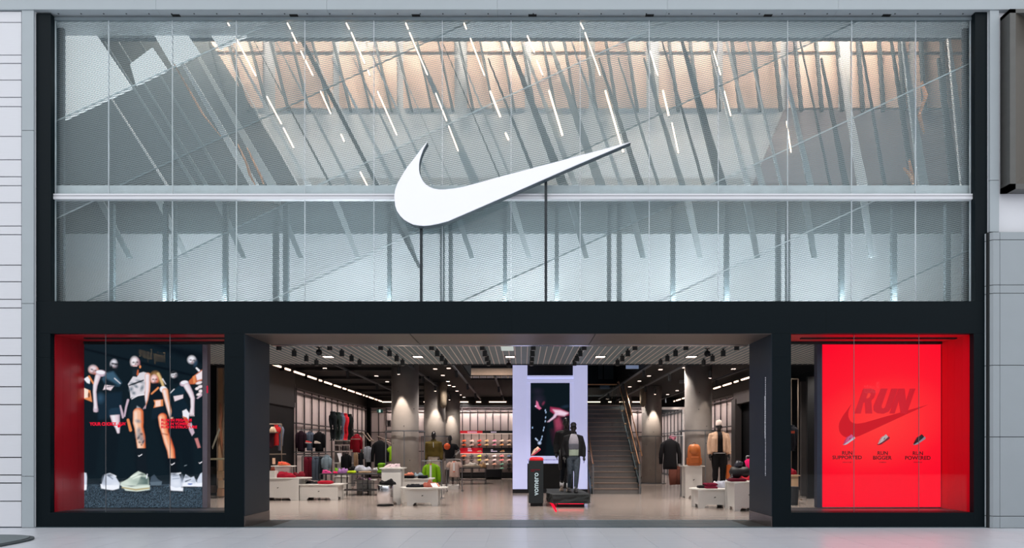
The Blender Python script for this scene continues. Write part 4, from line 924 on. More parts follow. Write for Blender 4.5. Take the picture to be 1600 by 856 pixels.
for x, nm in ((xb+.04, 'right'), (xa-.05, 'left')):
    part('glass_side', MB().prism([(x, dS-D-.05, .02), (x, yt, ztp-.05), (x, yt, ztp+.95), (x, dS-D-.05, 1.0)], (.012, 0, 0)), m_bg, st, world=True)
    part('stringer', MB().prism([(x-.012, dS-D-.02, 0), (x-.012, dS-D+.3, 0), (x-.012, yt, ztp-.25), (x-.012, yt, ztp+.02), (x-.012, dS-D-.02, RI+.02)], (.024, 0, 0)), m_dgrey, st, world=True)
    hx = x-.05 if nm == 'right' else x+.06
    part('handrail', MB().tube([(hx, dS-D-.1, 1.02), (hx, dS-D+.05, 1.05), (hx, yt, ztp+.97), (hx, yt+.3, ztp+.97)], .024, 10), m_copper, st, world=True, smooth=True)
    for k in range(0, NS, 3):
        part('glass_clamp', MB().ball((hx*.5+x*.5, dS-D+TR*(k+.5), RI*(k+1)+.1), .03, 8), m_copper, st, world=True)
    part('newel_post', MB().box((hx-.02, dS-D-.12, 0), (hx+.02, dS-D-.08, 1.02)), m_steel, st, world=True)
part('landing_rail', MB().tube([P(905, 600.5, 28.6), P(964, 600.5, 28.6)], .025, 8), m_copper, st, world=True)
part('landing_glass', MB().fbox(905, 602, 964, 632, 28.6, .012), m_bg, st, world=True)
part('outer_rail', MB().tube([P(975, 597, 28), P(1003, 712, 23.2)], .02, 8), m_copper, st, world=True)
# ------------------------------------------------------------------ glowing portal with screen
dP = 23.4
po = thing('light_portal', 'tall glowing lavender portal framing a dark video screen', 'screen', P(859, 770, dP))
m_lav = M('portal_glow', (186, 190, 230), .5, var=.0, emit=.70)
m_lav.node_tree.nodes['Principled BSDF'].inputs['Base Color'].default_value = (.5, .5, .55, 1)
zt_ = 5.0; yT = CY-(zt_-EYE)*F/dP
part('left_leg', MB().fbox(801, yT, 824, 764, dP, .4), m_lav, po, world=True)
part('right_leg', MB().fbox(896, yT, 918, 764, dP, .4), m_lav, po, world=True)
part('cross_band', MB().fbox(824.1, 591.5, 895.9, 598, dP, .4), m_lav, po, world=True)
part('inner_ledge', MB().fbox(824.1, 586.5, 895.9, 590, dP+.05, .3), m_lav, po, world=True)
part('left_inner_band', MB().fbox(824.1, 598.2, 829, 712, dP, .4), m_lav, po, world=True)
part('right_inner_band', MB().fbox(890.3, 598.2, 895.9, 712, dP, .4), m_lav, po, world=True)
part('lower_band', MB().fbox(824.1, 712.3, 895.9, 717.8, dP, .4).fbox(824.1, 719, 895.9, 724, dP+.02, .4), m_lav, po, world=True)
part('recess', MB().fbox(824.1, yT, 895.9, 586, dP+.25, .1), m_blk, po, world=True)
part('lower_recess', MB().fbox(824.1, 724.3, 895.9, 764, dP+.06, .1), m_blk, po, world=True)
part('plinth', MB().fbox(801, 764.2, 918, 770, dP+.02, .4), m_blk2, po, world=True)
p = Paint(829, 598, 890.5, 712, .6, (14, 24, 30))
p.ell(842, 626, 8, 9, (46, 40, 58), 0, .6, .6); p.ell(840, 611, 7, 4, (40, 36, 52), 0, .8, .6)
p.poly([(831, 640), (850, 636), (856, 660), (852, 712), (829, 712), (829, 650)], (12, 16, 22), soft=2)
p.poly([(838, 626), (840.5, 628), (842.5, 634), (846, 638), (843, 640), (837, 636)], (214, 110, 150), soft=.8); p.ell(837, 634.5, 1.4, 1.2, (226, 206, 236)); p.ell(849, 630, 1.6, 3, (120, 50, 76), 30, .6, .8)
p.poly([(860, 636), (874, 638), (888, 644), (889, 648), (878, 651), (868, 648), (860, 642)], (168, 54, 92), soft=1.5); p.poly([(864, 640), (876, 641), (888, 645), (882, 650), (870, 648)], (236, 208, 226), soft=1.5)
p.poly([(873, 644), (868, 652), (858, 659), (855, 659), (864, 651), (868, 644)], (222, 190, 214), soft=1); p.poly([(866, 656), (874, 650), (880, 664), (878, 672), (868, 674)], (150, 62, 88), soft=2.5, a=.9); p.poly([(862, 672), (882, 668), (880, 690), (866, 694)], (70, 30, 48), soft=5, a=.6); p.poly([(877, 650), (889, 650), (890, 700), (880, 690)], (40, 20, 32), soft=3, a=.6)
for (x, y) in ((852, 641), (853, 644), (852.5, 652), (852, 658), (850, 668), (849, 672), (847, 682), (846, 686)): p.ell(x, y, .8, 1.6, (170, 196, 230), 10, .5)
p.ell(832, 668, .9, 1.6, (150, 180, 220)); p.cap([(837, 685), (840, 688)], [1, .8], (190, 205, 235)); p.ell(843, 692, 2.4, 2.2, (186, 202, 236), 0, .5); p.cap([(844, 690), (846, 686)], [.6, .6], (150, 180, 220)); p.ell(884, 635, 6, 2, (36, 52, 70), -10, .8, .7)
part('screen_picture', p.mesh('screen_picture', dP+.03, painted('screen_light', 1.0)), None, po, world=True)
part('screen_panel', MB().fbox(829, 598.2, 890.3, 712, dP+.032, .2), m_blk, po, world=True)
part('camera_dot', MB().ball(P(841, 566.5, dP+.15), .06, 10), M('blue_sensor', (120, 150, 215), .3, emit=.6), po, world=True)
lab_ = thing('linear_ceiling_panel', 'wide pale ceiling light panel just left of the portal top', 'light', P(792, 545, 15.5))
part('diffuser', MB().box((-.13, -.3, 0), (.15, .3, .02)), glow('panel_glow', (212, 220, 214), .75), lab_); part('frame', MB().box((-.15, -.32, .02), (.17, .32, .05)), m_steel, lab_)

# ------------------------------------------------------------------ podium with shoe, stone platform
d_ = 18.0
pd = thing('shoe_podium', 'narrow black podium with white sideways lettering and a red cushion top', 'podium', P(838, 791, d_))
part('base', MB().fbox(829, 785.8, 848, 791, d_+.03, .32), m_blk, pd, world=True)
part('shaft', MB().fbox(826.2, 719.6, 849, 786, d_, .38), M('podium_black', (26, 36, 40), .6, var=.15), pd, world=True)
part('lettering', text_mb('vomero', 835.3, 738.5, 841.4, 774, d_, .012, rot90=True), glow('podium_white', (214, 232, 236), .75), pd, 'white lettering reading upwards', world=True)
mk = MB()
for y0, x1 in ((733.2, 843), (735.6, 835)):
    x = 829.5
    while x < x1: mk.fbox(x, y0, x+.9, y0+1.1, d_-.004, .003); x += 1.2
part('small_print', mk, glow('small_red', (170, 40, 60), .5), pd, world=True, kind='stuff')
c = P(838.2, 717.6, d_+.18); mb = MB(); prof = [(.001, -.075), (.12, -.07), (.175, -.045), (.19, 0), (.175, .04), (.12, .062), (.001, .066)]
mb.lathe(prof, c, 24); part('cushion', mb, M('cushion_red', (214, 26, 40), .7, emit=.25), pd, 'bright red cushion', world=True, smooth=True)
shoe('pale peach running shoe tilted on the red podium cushion', P(838, 713.3, d_+.15)+Vector((0, 0, .09)), 0, 0, .95, (226, 186, 166), (190, 60, 84)).rotation_euler = (0, math.radians(36), math.pi)
pf = thing('stone_platform', 'rough black stone slab platform under the two mannequins', 'platform', P(890, 792, 17.9))
def rough(mb, amp, f, seed): return mb.wrinkle(amp, f, seed)
bm_pts = [(.80, 17.62-D), (1.72, 17.62-D), (1.78, 17.9-D), (1.66, 20.3-D), (.72, 20.3-D), (.66, 18.4-D)]
mb = MB()
N_ = 5
ringp = []
for i in range(len(bm_pts)):
    a, b = Vector(bm_pts[i]), Vector(bm_pts[(i+1) % len(bm_pts)])
    for q in range(6): ringp.append(a+(b-a)*q/6)
for z in (.10, .16, .22, .28, .335): mb.v += [(q.x+random.uniform(-.018, .018), q.y+random.uniform(-.018, .018), z) for q in ringp]
n = len(ringp)
for i in range(4):
    for j in range(n): mb.f.append((i*n+j, i*n+(j+1) % n, (i+1)*n+(j+1) % n, (i+1)*n+j))
mb.f.append(tuple(range(n-1, -1, -1))); mb.f.append(tuple(4*n+j for j in range(n)))
part('slab', mb, M('rough_slate', (40, 46, 48), .75, var=.5, scale=14, bump=.7), pf, world=True)
part('foot', MB().box((.90, 17.8-D, 0), (1.62, 20-D, .10)), M('foot_black', (30, 24, 36), .4), pf, world=True)
part('led_strip', MB().box((.93, 17.785-D, .08), (1.60, 17.795-D, .1)), glow('led_red', (255, 20, 60), 3), pf, 'red light strip under the slab', world=True)
part('led_strip', MB().box((.885, 17.8-D, .08), (.897, 20-D, .1)), glow('led_red', (255, 20, 60), 3), pf, world=True)
A, B = P(859, 781, 20.3), P(869, 799.3, 16.45); A.z = B.z = .006
solo('floor_light_strip', MB().prism([A+Vector((-.03, 0, 0)), A+Vector((.03, 0, 0)), B+Vector((.02, 0, 0)), B+Vector((-.02, 0, 0))], (0, 0, .01)), glow('led_red2', (255, 20, 50), 1.6), 'thin glowing red light strip on the floor in front of the stone platform', 'light')

# ------------------------------------------------------------------ display tables (speckled board)
def arch_panel(w_, h, t, cut=True, cw=.62, ch=.085):
    pts = [(-w_/2, 0), (-w_/2, h), (w_/2, h), (w_/2, 0)]
    if cut:
        c = w_*cw/2; pts += [(c, 0), (c-.012, ch*.5), (c-.05, ch), (-c+.05, ch), (-c+.012, ch*.5), (-c, 0)]
    return [(x, 0, z) for x, z in pts]
def half_disc(w_, dp_, n=14, full=False):
    if full: return [(w_/2*math.cos(2*math.pi*i/n), dp_/2*math.sin(2*math.pi*i/n), 0) for i in range(n)]
    return [(-w_/2, 0, 0)]+[(-w_/2*math.cos(math.pi*i/n), -dp_*math.sin(math.pi*i/n)**.8*0+(-dp_)*math.sin(math.pi*i/n), 0) for i in range(1, n)]+[(w_/2, 0, 0)]
def table(label, loc, w_, dep, h, top=None, full=True, panels=(('front', 0, 0),), mat=m_terr, slot=True, group='white speckled display tables'):
    # loc = floor point under the middle of the table's front panel; dep = depth
    t = thing('display_table', label, 'table', loc, group=group)
    tw, td = top or (w_+.1, dep+.1)
    if full == 'disc': pts = half_disc(tw, td, 28, True); pts = [(x, y+dep/2, h-.03) for x, y, z in pts]
    else: pts = [(-tw/2+.03, -.05, h-.03), (tw/2-.03, -.05, h-.03), (tw/2, -.02, h-.03), (tw/2, td-.05, h-.03), (-tw/2, td-.05, h-.03), (-tw/2, -.02, h-.03)]
    part('table_top', MB().prism(pts, (0, 0, .03)), mat, t)
    part('front_panel', MB().prism(arch_panel(w_, h-.032, .03), (0, .03, 0)), mat, t)
    part('back_panel', MB().prism([(x, y+dep-.05, z) for x, y, z in arch_panel(w_, h-.032, .03)], (0, .03, 0)), mat, t)
    for s in (-1, 1):
        x = s*(w_/2-.05)
        part('side_panel', MB().prism([(x, .035, 0), (x, .035, h-.032), (x, dep-.06, h-.032), (x, dep-.06, 0), (x, dep*.72, 0), (x, dep*.66, .08), (x, dep*.36, .08), (x, dep*.3, 0)], (.03*(1 if s < 0 else -1), 0, 0)), mat, t)
    if slot: part('slot', MB().tube([(-.02, -.003, h*.55), (.02, -.003, h*.58)], .012, 6, ref=(0, 0, 1)), m_seam, t)
    return t
def fl(px, d): return (XX(px, d), d-D, 0)
def floor_d(py): return EYE*F/(py-702)
dT = {}
table('large white speckled display table at the left edge of the entrance', fl(434, 20.0), 1.22, .8, ZZ(746.5, 20.0), top=(1.75, .95), full='disc')
table('low white speckled table with a red box just right of the left entrance pier', fl(498, 20.1), 1.13, .7, ZZ(756.5, 20.1), top=(1.3, .85))
table('small white riser table carrying orange shoes on the large left table', (XX(444, 20.6), 20.4-D, ZZ(746.5, 20.0)), .46, .35, ZZ(727.5, 20.4)-ZZ(746.5, 20.0), top=(.64, .42), slot=False)
table('tall white pedestal table with pale pink sneakers on top', fl(611, 18.6), .52, .6, ZZ(731, 18.5), top=(.64, .7))
table('middle height white half table with folded clothes beside the tall pedestal', fl(651, 19.4), .78, .45, ZZ(747.5, 19.3), top=(.92, .56), slot=False)
table('low wide white table with black and rust clothes in front of the left column', fl(660, 18.1), .82, .6, ZZ(762, 18.0), top=(1.3, .95), full='disc')
table('narrow white pedestal carrying the brown backpack', fl(1084, 21.0), .52, .5, ZZ(727.5, 21), top=(.68, .58))
table('low round white table with maroon and grey folded clothes at the right', fl(1117, 17.4), .85, .75, ZZ(764, 17.35), top=(1.12, .95), full='disc')
table('tall white table beside the right entrance pier with a black bag', fl(1171, 16.6), .73, .8, ZZ(752.8, 16.6), top=(.9, .95), full='disc')
table('small white table under the lilac clothes behind the dark metal table', fl(569, 22.9), .5, .45, ZZ(750, 22.8), top=(.66, .55))
table('white riser table holding a tilted tablet sign', fl(536, 25.3), .42, .4, ZZ(723, 25.2), top=(.72, .5))
table('white speckled cube base under the dark metal table', fl(532, 23.6), .36, .4, ZZ(744, 23.6), slot=False)
def wire_table(label, x0, x1, d0, dep, ztop, n=3, mat=None, panel=None):
    a, b = XX(x0, d0), XX(x1, d0); t = thing('metal_table', label, 'table', ((a+b)/2, d0-D, 0)); wv = b-a; mat = mat or M('table_iron', (62, 62, 66), .5, metal=.3)
    part('table_top', MB().box((-wv/2, 0, ztop-.03), (wv/2, dep, ztop)), mat, t)
    for i in range(n):
        for y in (.015, dep-.015):
            x = -wv/2+.015+(wv-.03)*i/(n-1); part('leg', MB().box((x-.015, y-.015, 0), (x+.015, y+.015, ztop-.03)), mat, t)
    part('shelf', MB().box((-wv/2+.02, .02, .16), (wv/2-.02, dep-.02, .18)), mat, t); part('stretcher', MB().box((-wv/2, .0, ztop*.55), (wv/2, .02, ztop*.55+.02)), mat, t)
    return t
wire_table('long dark metal table with pink, lilac and yellow clothes', 499, 601, 22.1, .75, ZZ(739.8, 22.2), 4)
wire_table('black wire table with folded beige clothes near the shoe wall', 714, 758.5, 29.3, .9, ZZ(731, 29.3), 3)
t = thing('bench_seat', 'low black upholstered bench in front of the shoe wall', 'bench', fl(772, 34.2)); part('seat', MB().fbox(759, 733, 784, 746, 34.0, .6), m_blk2, t, world=True, bev=.03); part('skirt', MB().fbox(760, 745, 783, 748.6, 34.05, .5), m_blk, t, world=True)

# ------------------------------------------------------------------ garments
def fab(rgb, bump=.3): return M('fabric_%d_%d_%d' % rgb, rgb, .85, spec=.2, var=.16, scale=14, bump=bump)
def folded(label, px, py, d, w_px, h_px, rgb, dep=.3, layers=2, group='folded clothes on the tables', dz=0):
    c = P(px, py, d); w_ = w_px*d/F; h = h_px*d/F; t = thing('folded_garment', label, 'clothing', c, group=group)
    for k in range(layers):
        z0, z1 = h*k/layers, h*(k+1)/layers; s = 1-.06*k; mb = MB(); seg = 8
        sec = []
        for i in range(seg+1):
            x = -w_*s/2+w_*s*i/seg; e = .55 if i in (0, seg) else 1.
            zc = (z0+z1)/2; hh = (z1-z0)/2*e
            sec.append([(x, -.0, zc-hh), (x, -.012, zc), (x, 0, zc+hh), (x, dep/2, zc+hh*1.1), (x, dep, zc+hh), (x, dep+.012, zc), (x, dep, zc-hh)])
        for q in sec: mb.v += q
        m = 7
        for i in range(seg):
            for j in range(m): mb.f.append((i*m+j, (i+1)*m+j, (i+1)*m+(j+1) % m, i*m+(j+1) % m))
        mb.f.append(tuple(range(m))); mb.f.append(tuple(seg*m+j for j in range(m-1, -1, -1))); mb.wrinkle(min(.012, h*.12), 9, px+k)
        part('fold', mb, fab(rgb), t, smooth=True)
    return t
def heap(label, px, py, d, w_px, h_px, rgb, dep=.28, seed=None, group='loose clothes on the tables', bumps=5):
    c = P(px, py, d); w_ = w_px*d/F; h = h_px*d/F; mb = MB(); n, m = 40, 12; rnd = random.Random(seed or int(px*7+py))
    pk = [(rnd.uniform(-.42, .42), rnd.uniform(.45, 1.)) for _ in range(bumps)]; o3 = Vector((px*.37, py*.21, d))
    for i in range(m+1):
        a = math.pi/2*i/m
        for j in range(n):
            b = 2*math.pi*j/n; r = math.cos(a)**.5; x = math.cos(b)*r; y = math.sin(b)*r
            z = math.sin(a)**.7*(.45+.55*max(q*math.exp(-((x/2-k)/.15)**2) for k, q in pk))
            nz = mnoise.fractal(Vector((x*w_*7, y*dep*7, z*2))+o3, .9, 2.2, 4)
            rd = abs(mnoise.noise(Vector((x*w_*11, y*dep*5, 0))+o3*2))
            z = max(0, z*(1+.2*nz)-.16*rd*math.sin(a)); e = 1+.08*nz
            mb.v.append((c.x+x*w_/2*e, c.y+dep/2+y*dep/2*e, c.z+z*h))
    for i in range(m):
        for j in range(n): mb.f.append((i*n+j, i*n+(j+1) % n, (i+1)*n+(j+1) % n, (i+1)*n+j))
    mb.f.append(tuple(range(n-1, -1, -1)))
    return solo('draped_garment', mb, fab(rgb), label, 'clothing', group, smooth=True)
def hang(label, px, pyt, pyb, d, w_px, rgb, sleeve='long', thick=.10, rz=0, group='clothes hanging on the rails', collar=True, hem=None, lanyard=None, hood=False, hook=True):
    zb, zt = ZZ(pyb, d), ZZ(pyt, d); h = zt-zb; w_ = w_px*d/F; t = thing('hanging_garment', label, 'clothing', (XX(px, d), d-D, zb), rz, group)
    sw = w_*.30 if sleeve else w_*.46; mb = MB()
    nk = .07 if h > .4 else .04
    mb.tube([(0, 0, .0), (0, 0, h*.12), (0, -.005, h*.45), (0, 0, h*.76), (0, 0, h*.89), (0, 0, h*.955), (0, 0, h*.985)], [(sw*1.08, thick*.9), (sw*1.06, thick), (sw, thick), (sw*1.02, thick), (sw*.98, thick*.75), (sw*.6, thick*.55), (nk, thick*.4)], 20)
    mb.wrinkle(.018, 5, px)
    mt = fab(rgb); part('body', mb, mt, t, smooth=True)
    if sleeve:
        for s in (-1, 1):
            zl = h*(.18 if sleeve == 'long' else .58); q = MB()
            q.tube([(s*sw*.7, 0, h*.905), (s*sw*1.12, 0, h*.80), (s*(w_/2-.055), -.01, h*.5 if sleeve == 'long' else h*.66), (s*(w_/2-.05), -.015, zl)], [.05, .075, .068, .055], 12); q.wrinkle(.014, 7, px+s)
            part('sleeve', q, mt, t, smooth=True)
    if hood:
        part('hood', MB().ball((0, .05, h*.97), (.12, .09, .08)).wrinkle(.012, 8, px), mt, t, smooth=True)
    elif collar: part('collar', MB().lathe([(nk*1.0, h*.96), (nk*1.02, h*.985), (nk*.9, h)], n=14, sy=.7), mt, t, smooth=True)
    if hook:
        part('hanger', MB().tube([(-sw*.8, 0, h*.93), (0, 0, h+.01), (0, 0, h+.04), (.02, 0, h+.075), (0, 0, h+.1)], .007, 6), m_blk2, t)
    if lanyard:
        part('tag_strip', MB().box((-.03, -thick-.035, h*lanyard[0]), (.03, -thick-.03, h*lanyard[1])), M('strip_white', (222, 222, 226), .6), t, 'white vertical ticket strip')
        for q in lanyard: part('tag_cap', MB().box((-.031, -thick-.037, h*q-.02), (.031, -thick-.029, h*q+.02)), M('strip_orange', (226, 120, 96), .6), t)
    return t
def trousers(label, px, pyt, pyb, d, w_px, rgb, group='trousers hanging on the left rails', rz=0):
    zb, zt = ZZ(pyb, d), ZZ(pyt, d); h = zt-zb; w_ = w_px*d/F; t = thing('hanging_trousers', label, 'clothing', (XX(px, d), d-D, zb), rz, group); mt = fab(rgb)
    for s in (-1, 1):
        q = MB(); q.tube([(s*w_*.2, s*.02, 0), (s*w_*.22, s*.02, h*.5), (s*w_*.2, s*.01, h*.8), (s*w_*.14, 0, h)], [(w_*.23, .05), (w_*.25, .06), (w_*.27, .07), (w_*.24, .05)], 12); q.wrinkle(.015, 6, px+s); part('trouser_leg', q, mt, t, smooth=True)
    part('waistband', MB().tube([(0, 0, h*.93), (0, 0, h)], [(w_*.42, .06), (w_*.4, .055)], 14), mt, t, smooth=True)
    part('clip_hanger', MB().tube([(-w_*.3, 0, h), (w_*.3, 0, h)], .008, 6).tube([(0, 0, h), (0, 0, h+.08)], .006, 6), m_blk2, t)
    return t
def rail(label, x0, x1, pyr, d, base=True, rgbm=None, depth=.5, group='clothes rails', two=True, pyb=None):
    a, b = XX(x0, d), XX(x1, d); z = ZZ(pyr, d); t = thing('clothes_rail', label, 'clothes rail', ((a+b)/2, d-D, 0), group=group); m_ = rgbm or m_steel
    part('bar', MB().tube([(a-(a+b)/2, 0, z), (b-(a+b)/2, 0, z)], .018, 8), m_, t)
    for x in ((a, b) if two else (b,)):
        x -= (a+b)/2; part('upright', MB().tube([(x, 0, .0), (x, 0, z)], .018, 8), m_, t); part('foot', MB().box((x-.025, -depth/2, 0), (x+.025, depth/2, .03)), m_, t)
    return t
# --- left wall zone
dl = 23.0
rail('bronze clothes rail in the dark bay at the far left', 404, 440, 662.5, 21.6, rgbm=M('rail_bronze', (150, 136, 122), .4, metal=.4))
hang('red top hanging at the far left rail', 431.5, 664, 696, 21.6, 12, (196, 40, 44), 'short')
hang('pale blue grey top hanging right of the red one', 437.5, 663, 704, 21.75, 9, (120, 128, 150), 'long')
hang('dark maroon top hanging left of the red one at the far left', 423, 670, 700, 21.5, 11, (60, 22, 34), 'short')
heap('pile of cream caps on the shelf at the far left rail', 424, 674.5, 21.3, 10, 9, (222, 196, 170)); solo('wall_shelf', MB().fbox(408, 674.7, 429, 676, 21.2, .4), M('rail_bronze', (150, 136, 122), .4, metal=.4), 'short bronze shelf carrying cream caps at the far left', 'shelf')
solo('wall_shelf', MB().fbox(418, 708.6, 440, 710.2, 21.2, .4), M('rail_bronze', (150, 136, 122), .4, metal=.4), 'low bronze shelf under the red top at the far left', 'shelf')
rail('wall rail carrying dark jackets along the left lattice wall', 460, 509, 671.5, 24.9)
hang('dark plum jacket first on the left wall rail', 470.5, 673, 705.5, 24.6, 17, (42, 24, 36), 'long', .12)
hang('grey blue denim jacket second on the left wall rail', 484, 674, 703.5, 24.7, 14, (96, 108, 126), 'long')
hang('black jacket with a white tab third on the left wall rail', 499, 674.5, 705, 24.5, 19, (22, 24, 28), 'long', .13)
solo('shelf_ledge', MB().fbox(461, 706, 507, 707.3, 24.3, .4), m_steel, 'grey shelf edge under the jackets on the left wall', 'shelf')
solo('shelf_ledge', MB().fbox(461, 709.5, 508, 711, 24.3, .4), m_steel, 'lower grey shelf edge above the hanging trousers', 'shelf')
shoe('tiny red and white shoe on the ledge between the left wall jackets', P(482.5, 692.5, 24.2), .6, 0, .75, (214, 40, 44), (230, 220, 214), detail=False)
shoe('tiny pale shoe on the ledge before the black jacket', P(496, 692.8, 24.1), .4, 0, .7, (210, 196, 184), (230, 220, 214), detail=False)
rail('low rail with trousers hanging under the left wall shelves', 472, 517, 713, 23.7)
trousers('wine red trousers on the low left rail', 482, 714, 748, 23.7, 15, (110, 24, 44)); trousers('slate grey trousers beside the wine red pair', 493, 714, 750, 23.6, 12, (84, 96, 112)); trousers('dark grey trousers between slate pair and pale hoodie', 501, 714, 749, 23.65, 9, (44, 52, 60))
hang('pale grey blue hoodie at the right end of the low left rail', 510, 713.5, 735, 23.5, 15, (128, 146, 158), 'long', hood=True, hook=False)
# leg forms
for i, (px, rgb, w_) in enumerate(((520, (26, 32, 36), 11), (527.5, (40, 52, 50), 12), (533, (98, 108, 128), 11), (539.5, (208, 36, 50), 9), (546.5, (22, 26, 28), 9))):
    d = 26.2+.15*i; zb, zt = ZZ(688 if i != 3 else 688, d), ZZ(643+1.0*i, d); h = zt-zb; t = thing('legging_form', '%s legging display form, %s of five standing in a row' % (('black', 'dark green', 'grey blue', 'bright red', 'small black')[i], ORD[i]), 'mannequin', (XX(px, d), d-D, zb), group='legging forms'); mt = fab(rgb, .1)
    k = w_*d/F; q = MB()
    for s in (-1, 1): q.tube([(s*k*.16, -.06, 0), (s*k*.17, .02, h*.06), (s*k*.2, .05, h*.25), (s*k*.22, -.0, h*.42), (s*k*.25, -.02, h*.5), (s*k*.26, .02, h*.72), (s*k*.2, .02, h*.86)], [.03, .04, .062, .05, .055, .095, .1], 12)
    q.tube([(0, .02, h*.74), (0, .03, h*.86), (0, .01, h*.96), (0, 0, h)], [(k*.42, .11), (k*.45, .13), (k*.36, .1), (k*.33, .09)], 16); remesh(part('leggings', q, mt, t, smooth=True), .014)
    part('waistband', MB().tube([(0, 0, h*.965), (0, 0, h+.005)], [(k*.37, .105), (k*.345, .095)], 16), mt, t, smooth=True)
    part('foot_plate', MB().box((-k*.4, -.12, -.012), (k*.4, .1, .0)), m_steel, t)
us = thing('shelf_unit', 'white two tier shelf unit under the legging forms', 'shelf', fl(537, 26.6))
for y0, y1 in ((687.4, 688.8), (694.4, 696), (704, 706)): part('shelf', MB().fbox(523, y0, 550, y1, 26.0, .6), M('shelf_white', (206, 196, 190), .5), us, world=True)
for x in (523.3, 536.5, 549.4): part('upright', MB().fbox(x-.4, 688, x+.5, 760, 26.05, .5), m_steel, us, world=True)
for i in range(6): solo('white_box', MB().fbox(525+4*i, 688.9+.3, 528+4*i, 694.3, 26.2, .15), M('box_white', (214, 206, 200), .6), 'small white box on the upper shelf, %s from the left' % ORD[i], 'box', 'white boxes on the shelf unit')
for i in range(8): solo('bottle', MB().lathe([(.02, 0), (.022, .12), (.012, .15), (.012, .19)], P(525.5+3.1*i, 703.9, 26.25), 10), M('bottle_grey', (90, 84, 84), .4), 'small dark bottle on the lower shelf, %s from the left' % ORD[i], 'bottle', 'bottles on the shelf unit')
hang('crimson hoodie with a pale stripe right of the legging forms', 557, 680.5, 706.5, 25.6, 19, (150, 20, 38), 'long', .13, hood=True)
solo('stripe_rail', MB().fbox(548.5, 685.3, 563, 686.3, 25.4, .02), M('shelf_white', (206, 196, 190), .5), 'thin pale rail across the crimson hoodie', 'rail')
for i, (a, b) in enumerate((((566, 675), (578, 689)), ((574, 677), (582, 689)), ((590, 681.5), (606, 688)), ((590, 682), (612, 694)))):
    t = thing('slanted_rack', 'slanted pale display arm on the dark left rear rail, %s from the left' % ORD[i], 'rail', P(b[0], b[1], 25), group='slanted display arms')
    part('arm', MB().tube([P(a[0], a[1], 25.8), P(b[0], b[1], 24.6)], .022, 8), M('rail_bronze', (150, 136, 122), .4, metal=.4), t, world=True); part('end_stop', MB().tube([P(b[0]-1, b[1]-.6, 24.6), P(b[0]+2.4, b[1]-.6, 24.6)], .03, 8), M('rail_bronze', (150, 136, 122), .4, metal=.4), t, world=True)
hang('pale grey shirt hanging left of the big black coat', 575, 697, 722, 24.4, 12, (150, 156, 168), 'long')
hang('wide black coat hanging left of the nearest column', 594, 688, 729, 24.2, 28, (20, 22, 27), 'long', .16)
hang('long black sweater hanging behind the long dark table', 541, 709, 735, 25.2, 16, (20, 22, 26), 'long'); trousers('tan trousers hanging beside the black sweater', 556, 707, 728, 25.2, 7, (176, 148, 120)); hang('black top hanging right of the tan trousers', 564, 707, 731, 25.3, 11, (26, 28, 34), 'short')
tb_ = thing('tablet_sign', 'tilted white tablet sign with a blue picture on the riser table', 'sign', P(532, 722, 25.4)); part('plate', MB().prism([P(526.5, 708, 25.9), P(533, 707.5, 25.9), P(537, 721.5, 25.7), P(531, 722, 25.7)], (0, .02, 0)), m_wht, tb_, world=True); part('picture', MB().prism([P(527.8, 710.5, 25.87), P(532.8, 710.2, 25.87), P(534.8, 716, 25.79), P(529.8, 716.4, 25.79)], (0, .006, 0)), M('picture_blue', (96, 130, 146), .5), tb_, world=True)
# items on tables (left)
T1 = ZZ(746.5, 20)
shoe('orange running shoe on the small riser at the far left', P(442.5, 727.3, 20.5), .3, 0, .95, (232, 84, 48), (190, 110, 70)); shoe('second orange running shoe behind the first on the riser', P(446.5, 727.3, 20.65), .3, 0, .9, (214, 70, 40), (190, 110, 70))
heap('crumpled crimson garment on the large left table', 444, 746.4, 20.15, 33, 10, (150, 18, 42), .3); heap('dark red patterned top behind the crimson garment', 464, 744.6, 20.5, 20, 9, (120, 24, 40), .3)
solo('price_card', MB().fbox(419.5, 735.5, 429, 746.4, 20.0, .3), m_terr, 'white display block standing at the left end of the large left table', 'sign'); pc = thing('price_stand', 'small peach price card on a stand on the large left table', 'sign', P(427.7, 746.4, 20.6)); part('card', MB().fbox(425.5, 715.5, 430, 725, 20.6, .015), M('card_peach', (226, 186, 160), .6), pc, world=True); part('stem', MB().fbox(427.3, 725, 428.1, 746.4, 20.6, .01), m_steel, pc, world=True)
heap('small brown belt bag at the left end of the large left table', 424.5, 735.3, 20.05, 7, 7, (110, 52, 40), .15)
heap('black garment on the low left table', 486, 756.4, 20.35, 22, 5.5, (20, 20, 24), .3); heap('white crumpled shirt on top of the black garment', 481, 753.6, 20.5, 13, 5, (196, 190, 190), .2); folded('flat crimson folded shirt on the low left table', 506.5, 756.4, 20.2, 20.5, 5, (170, 28, 48), .32, 1)
dz = 22.4
shoe('bright pink shoe on the long dark table', P(511, 739.6, dz), .15, 0, .95, (238, 70, 150), (238, 90, 160)); heap('green folded garment on the long dark table', 526, 738, 22.8, 10, 8, (110, 160, 40), .25); heap('lilac crumpled garment on the long dark table', 534, 739.7, 22.4, 17, 9.5, (166, 120, 178), .3); heap('small hot pink cloth before the lilac garment', 523, 739.7, 22.3, 7, 4, (232, 40, 100), .15); folded('neon yellow folded top on the long dark table', 548, 739.6, 22.35, 12, 4, (190, 214, 40), .25, 1)
heap('white and blue crumpled shirts on the long dark table', 565, 736, 22.8, 28, 10, (186, 190, 206), .35); folded('tan folded garment under the crumpled white shirts', 569, 739.5, 22.6, 18, 3, (176, 148, 122), .3, 1); heap('black cloth left of the white crumpled shirts', 551, 735.5, 22.9, 13, 9, (18, 18, 22), .3); heap('small white cloth at the right end of the long dark table', 587, 735, 22.8, 12, 4.5, (206, 206, 212), .2)
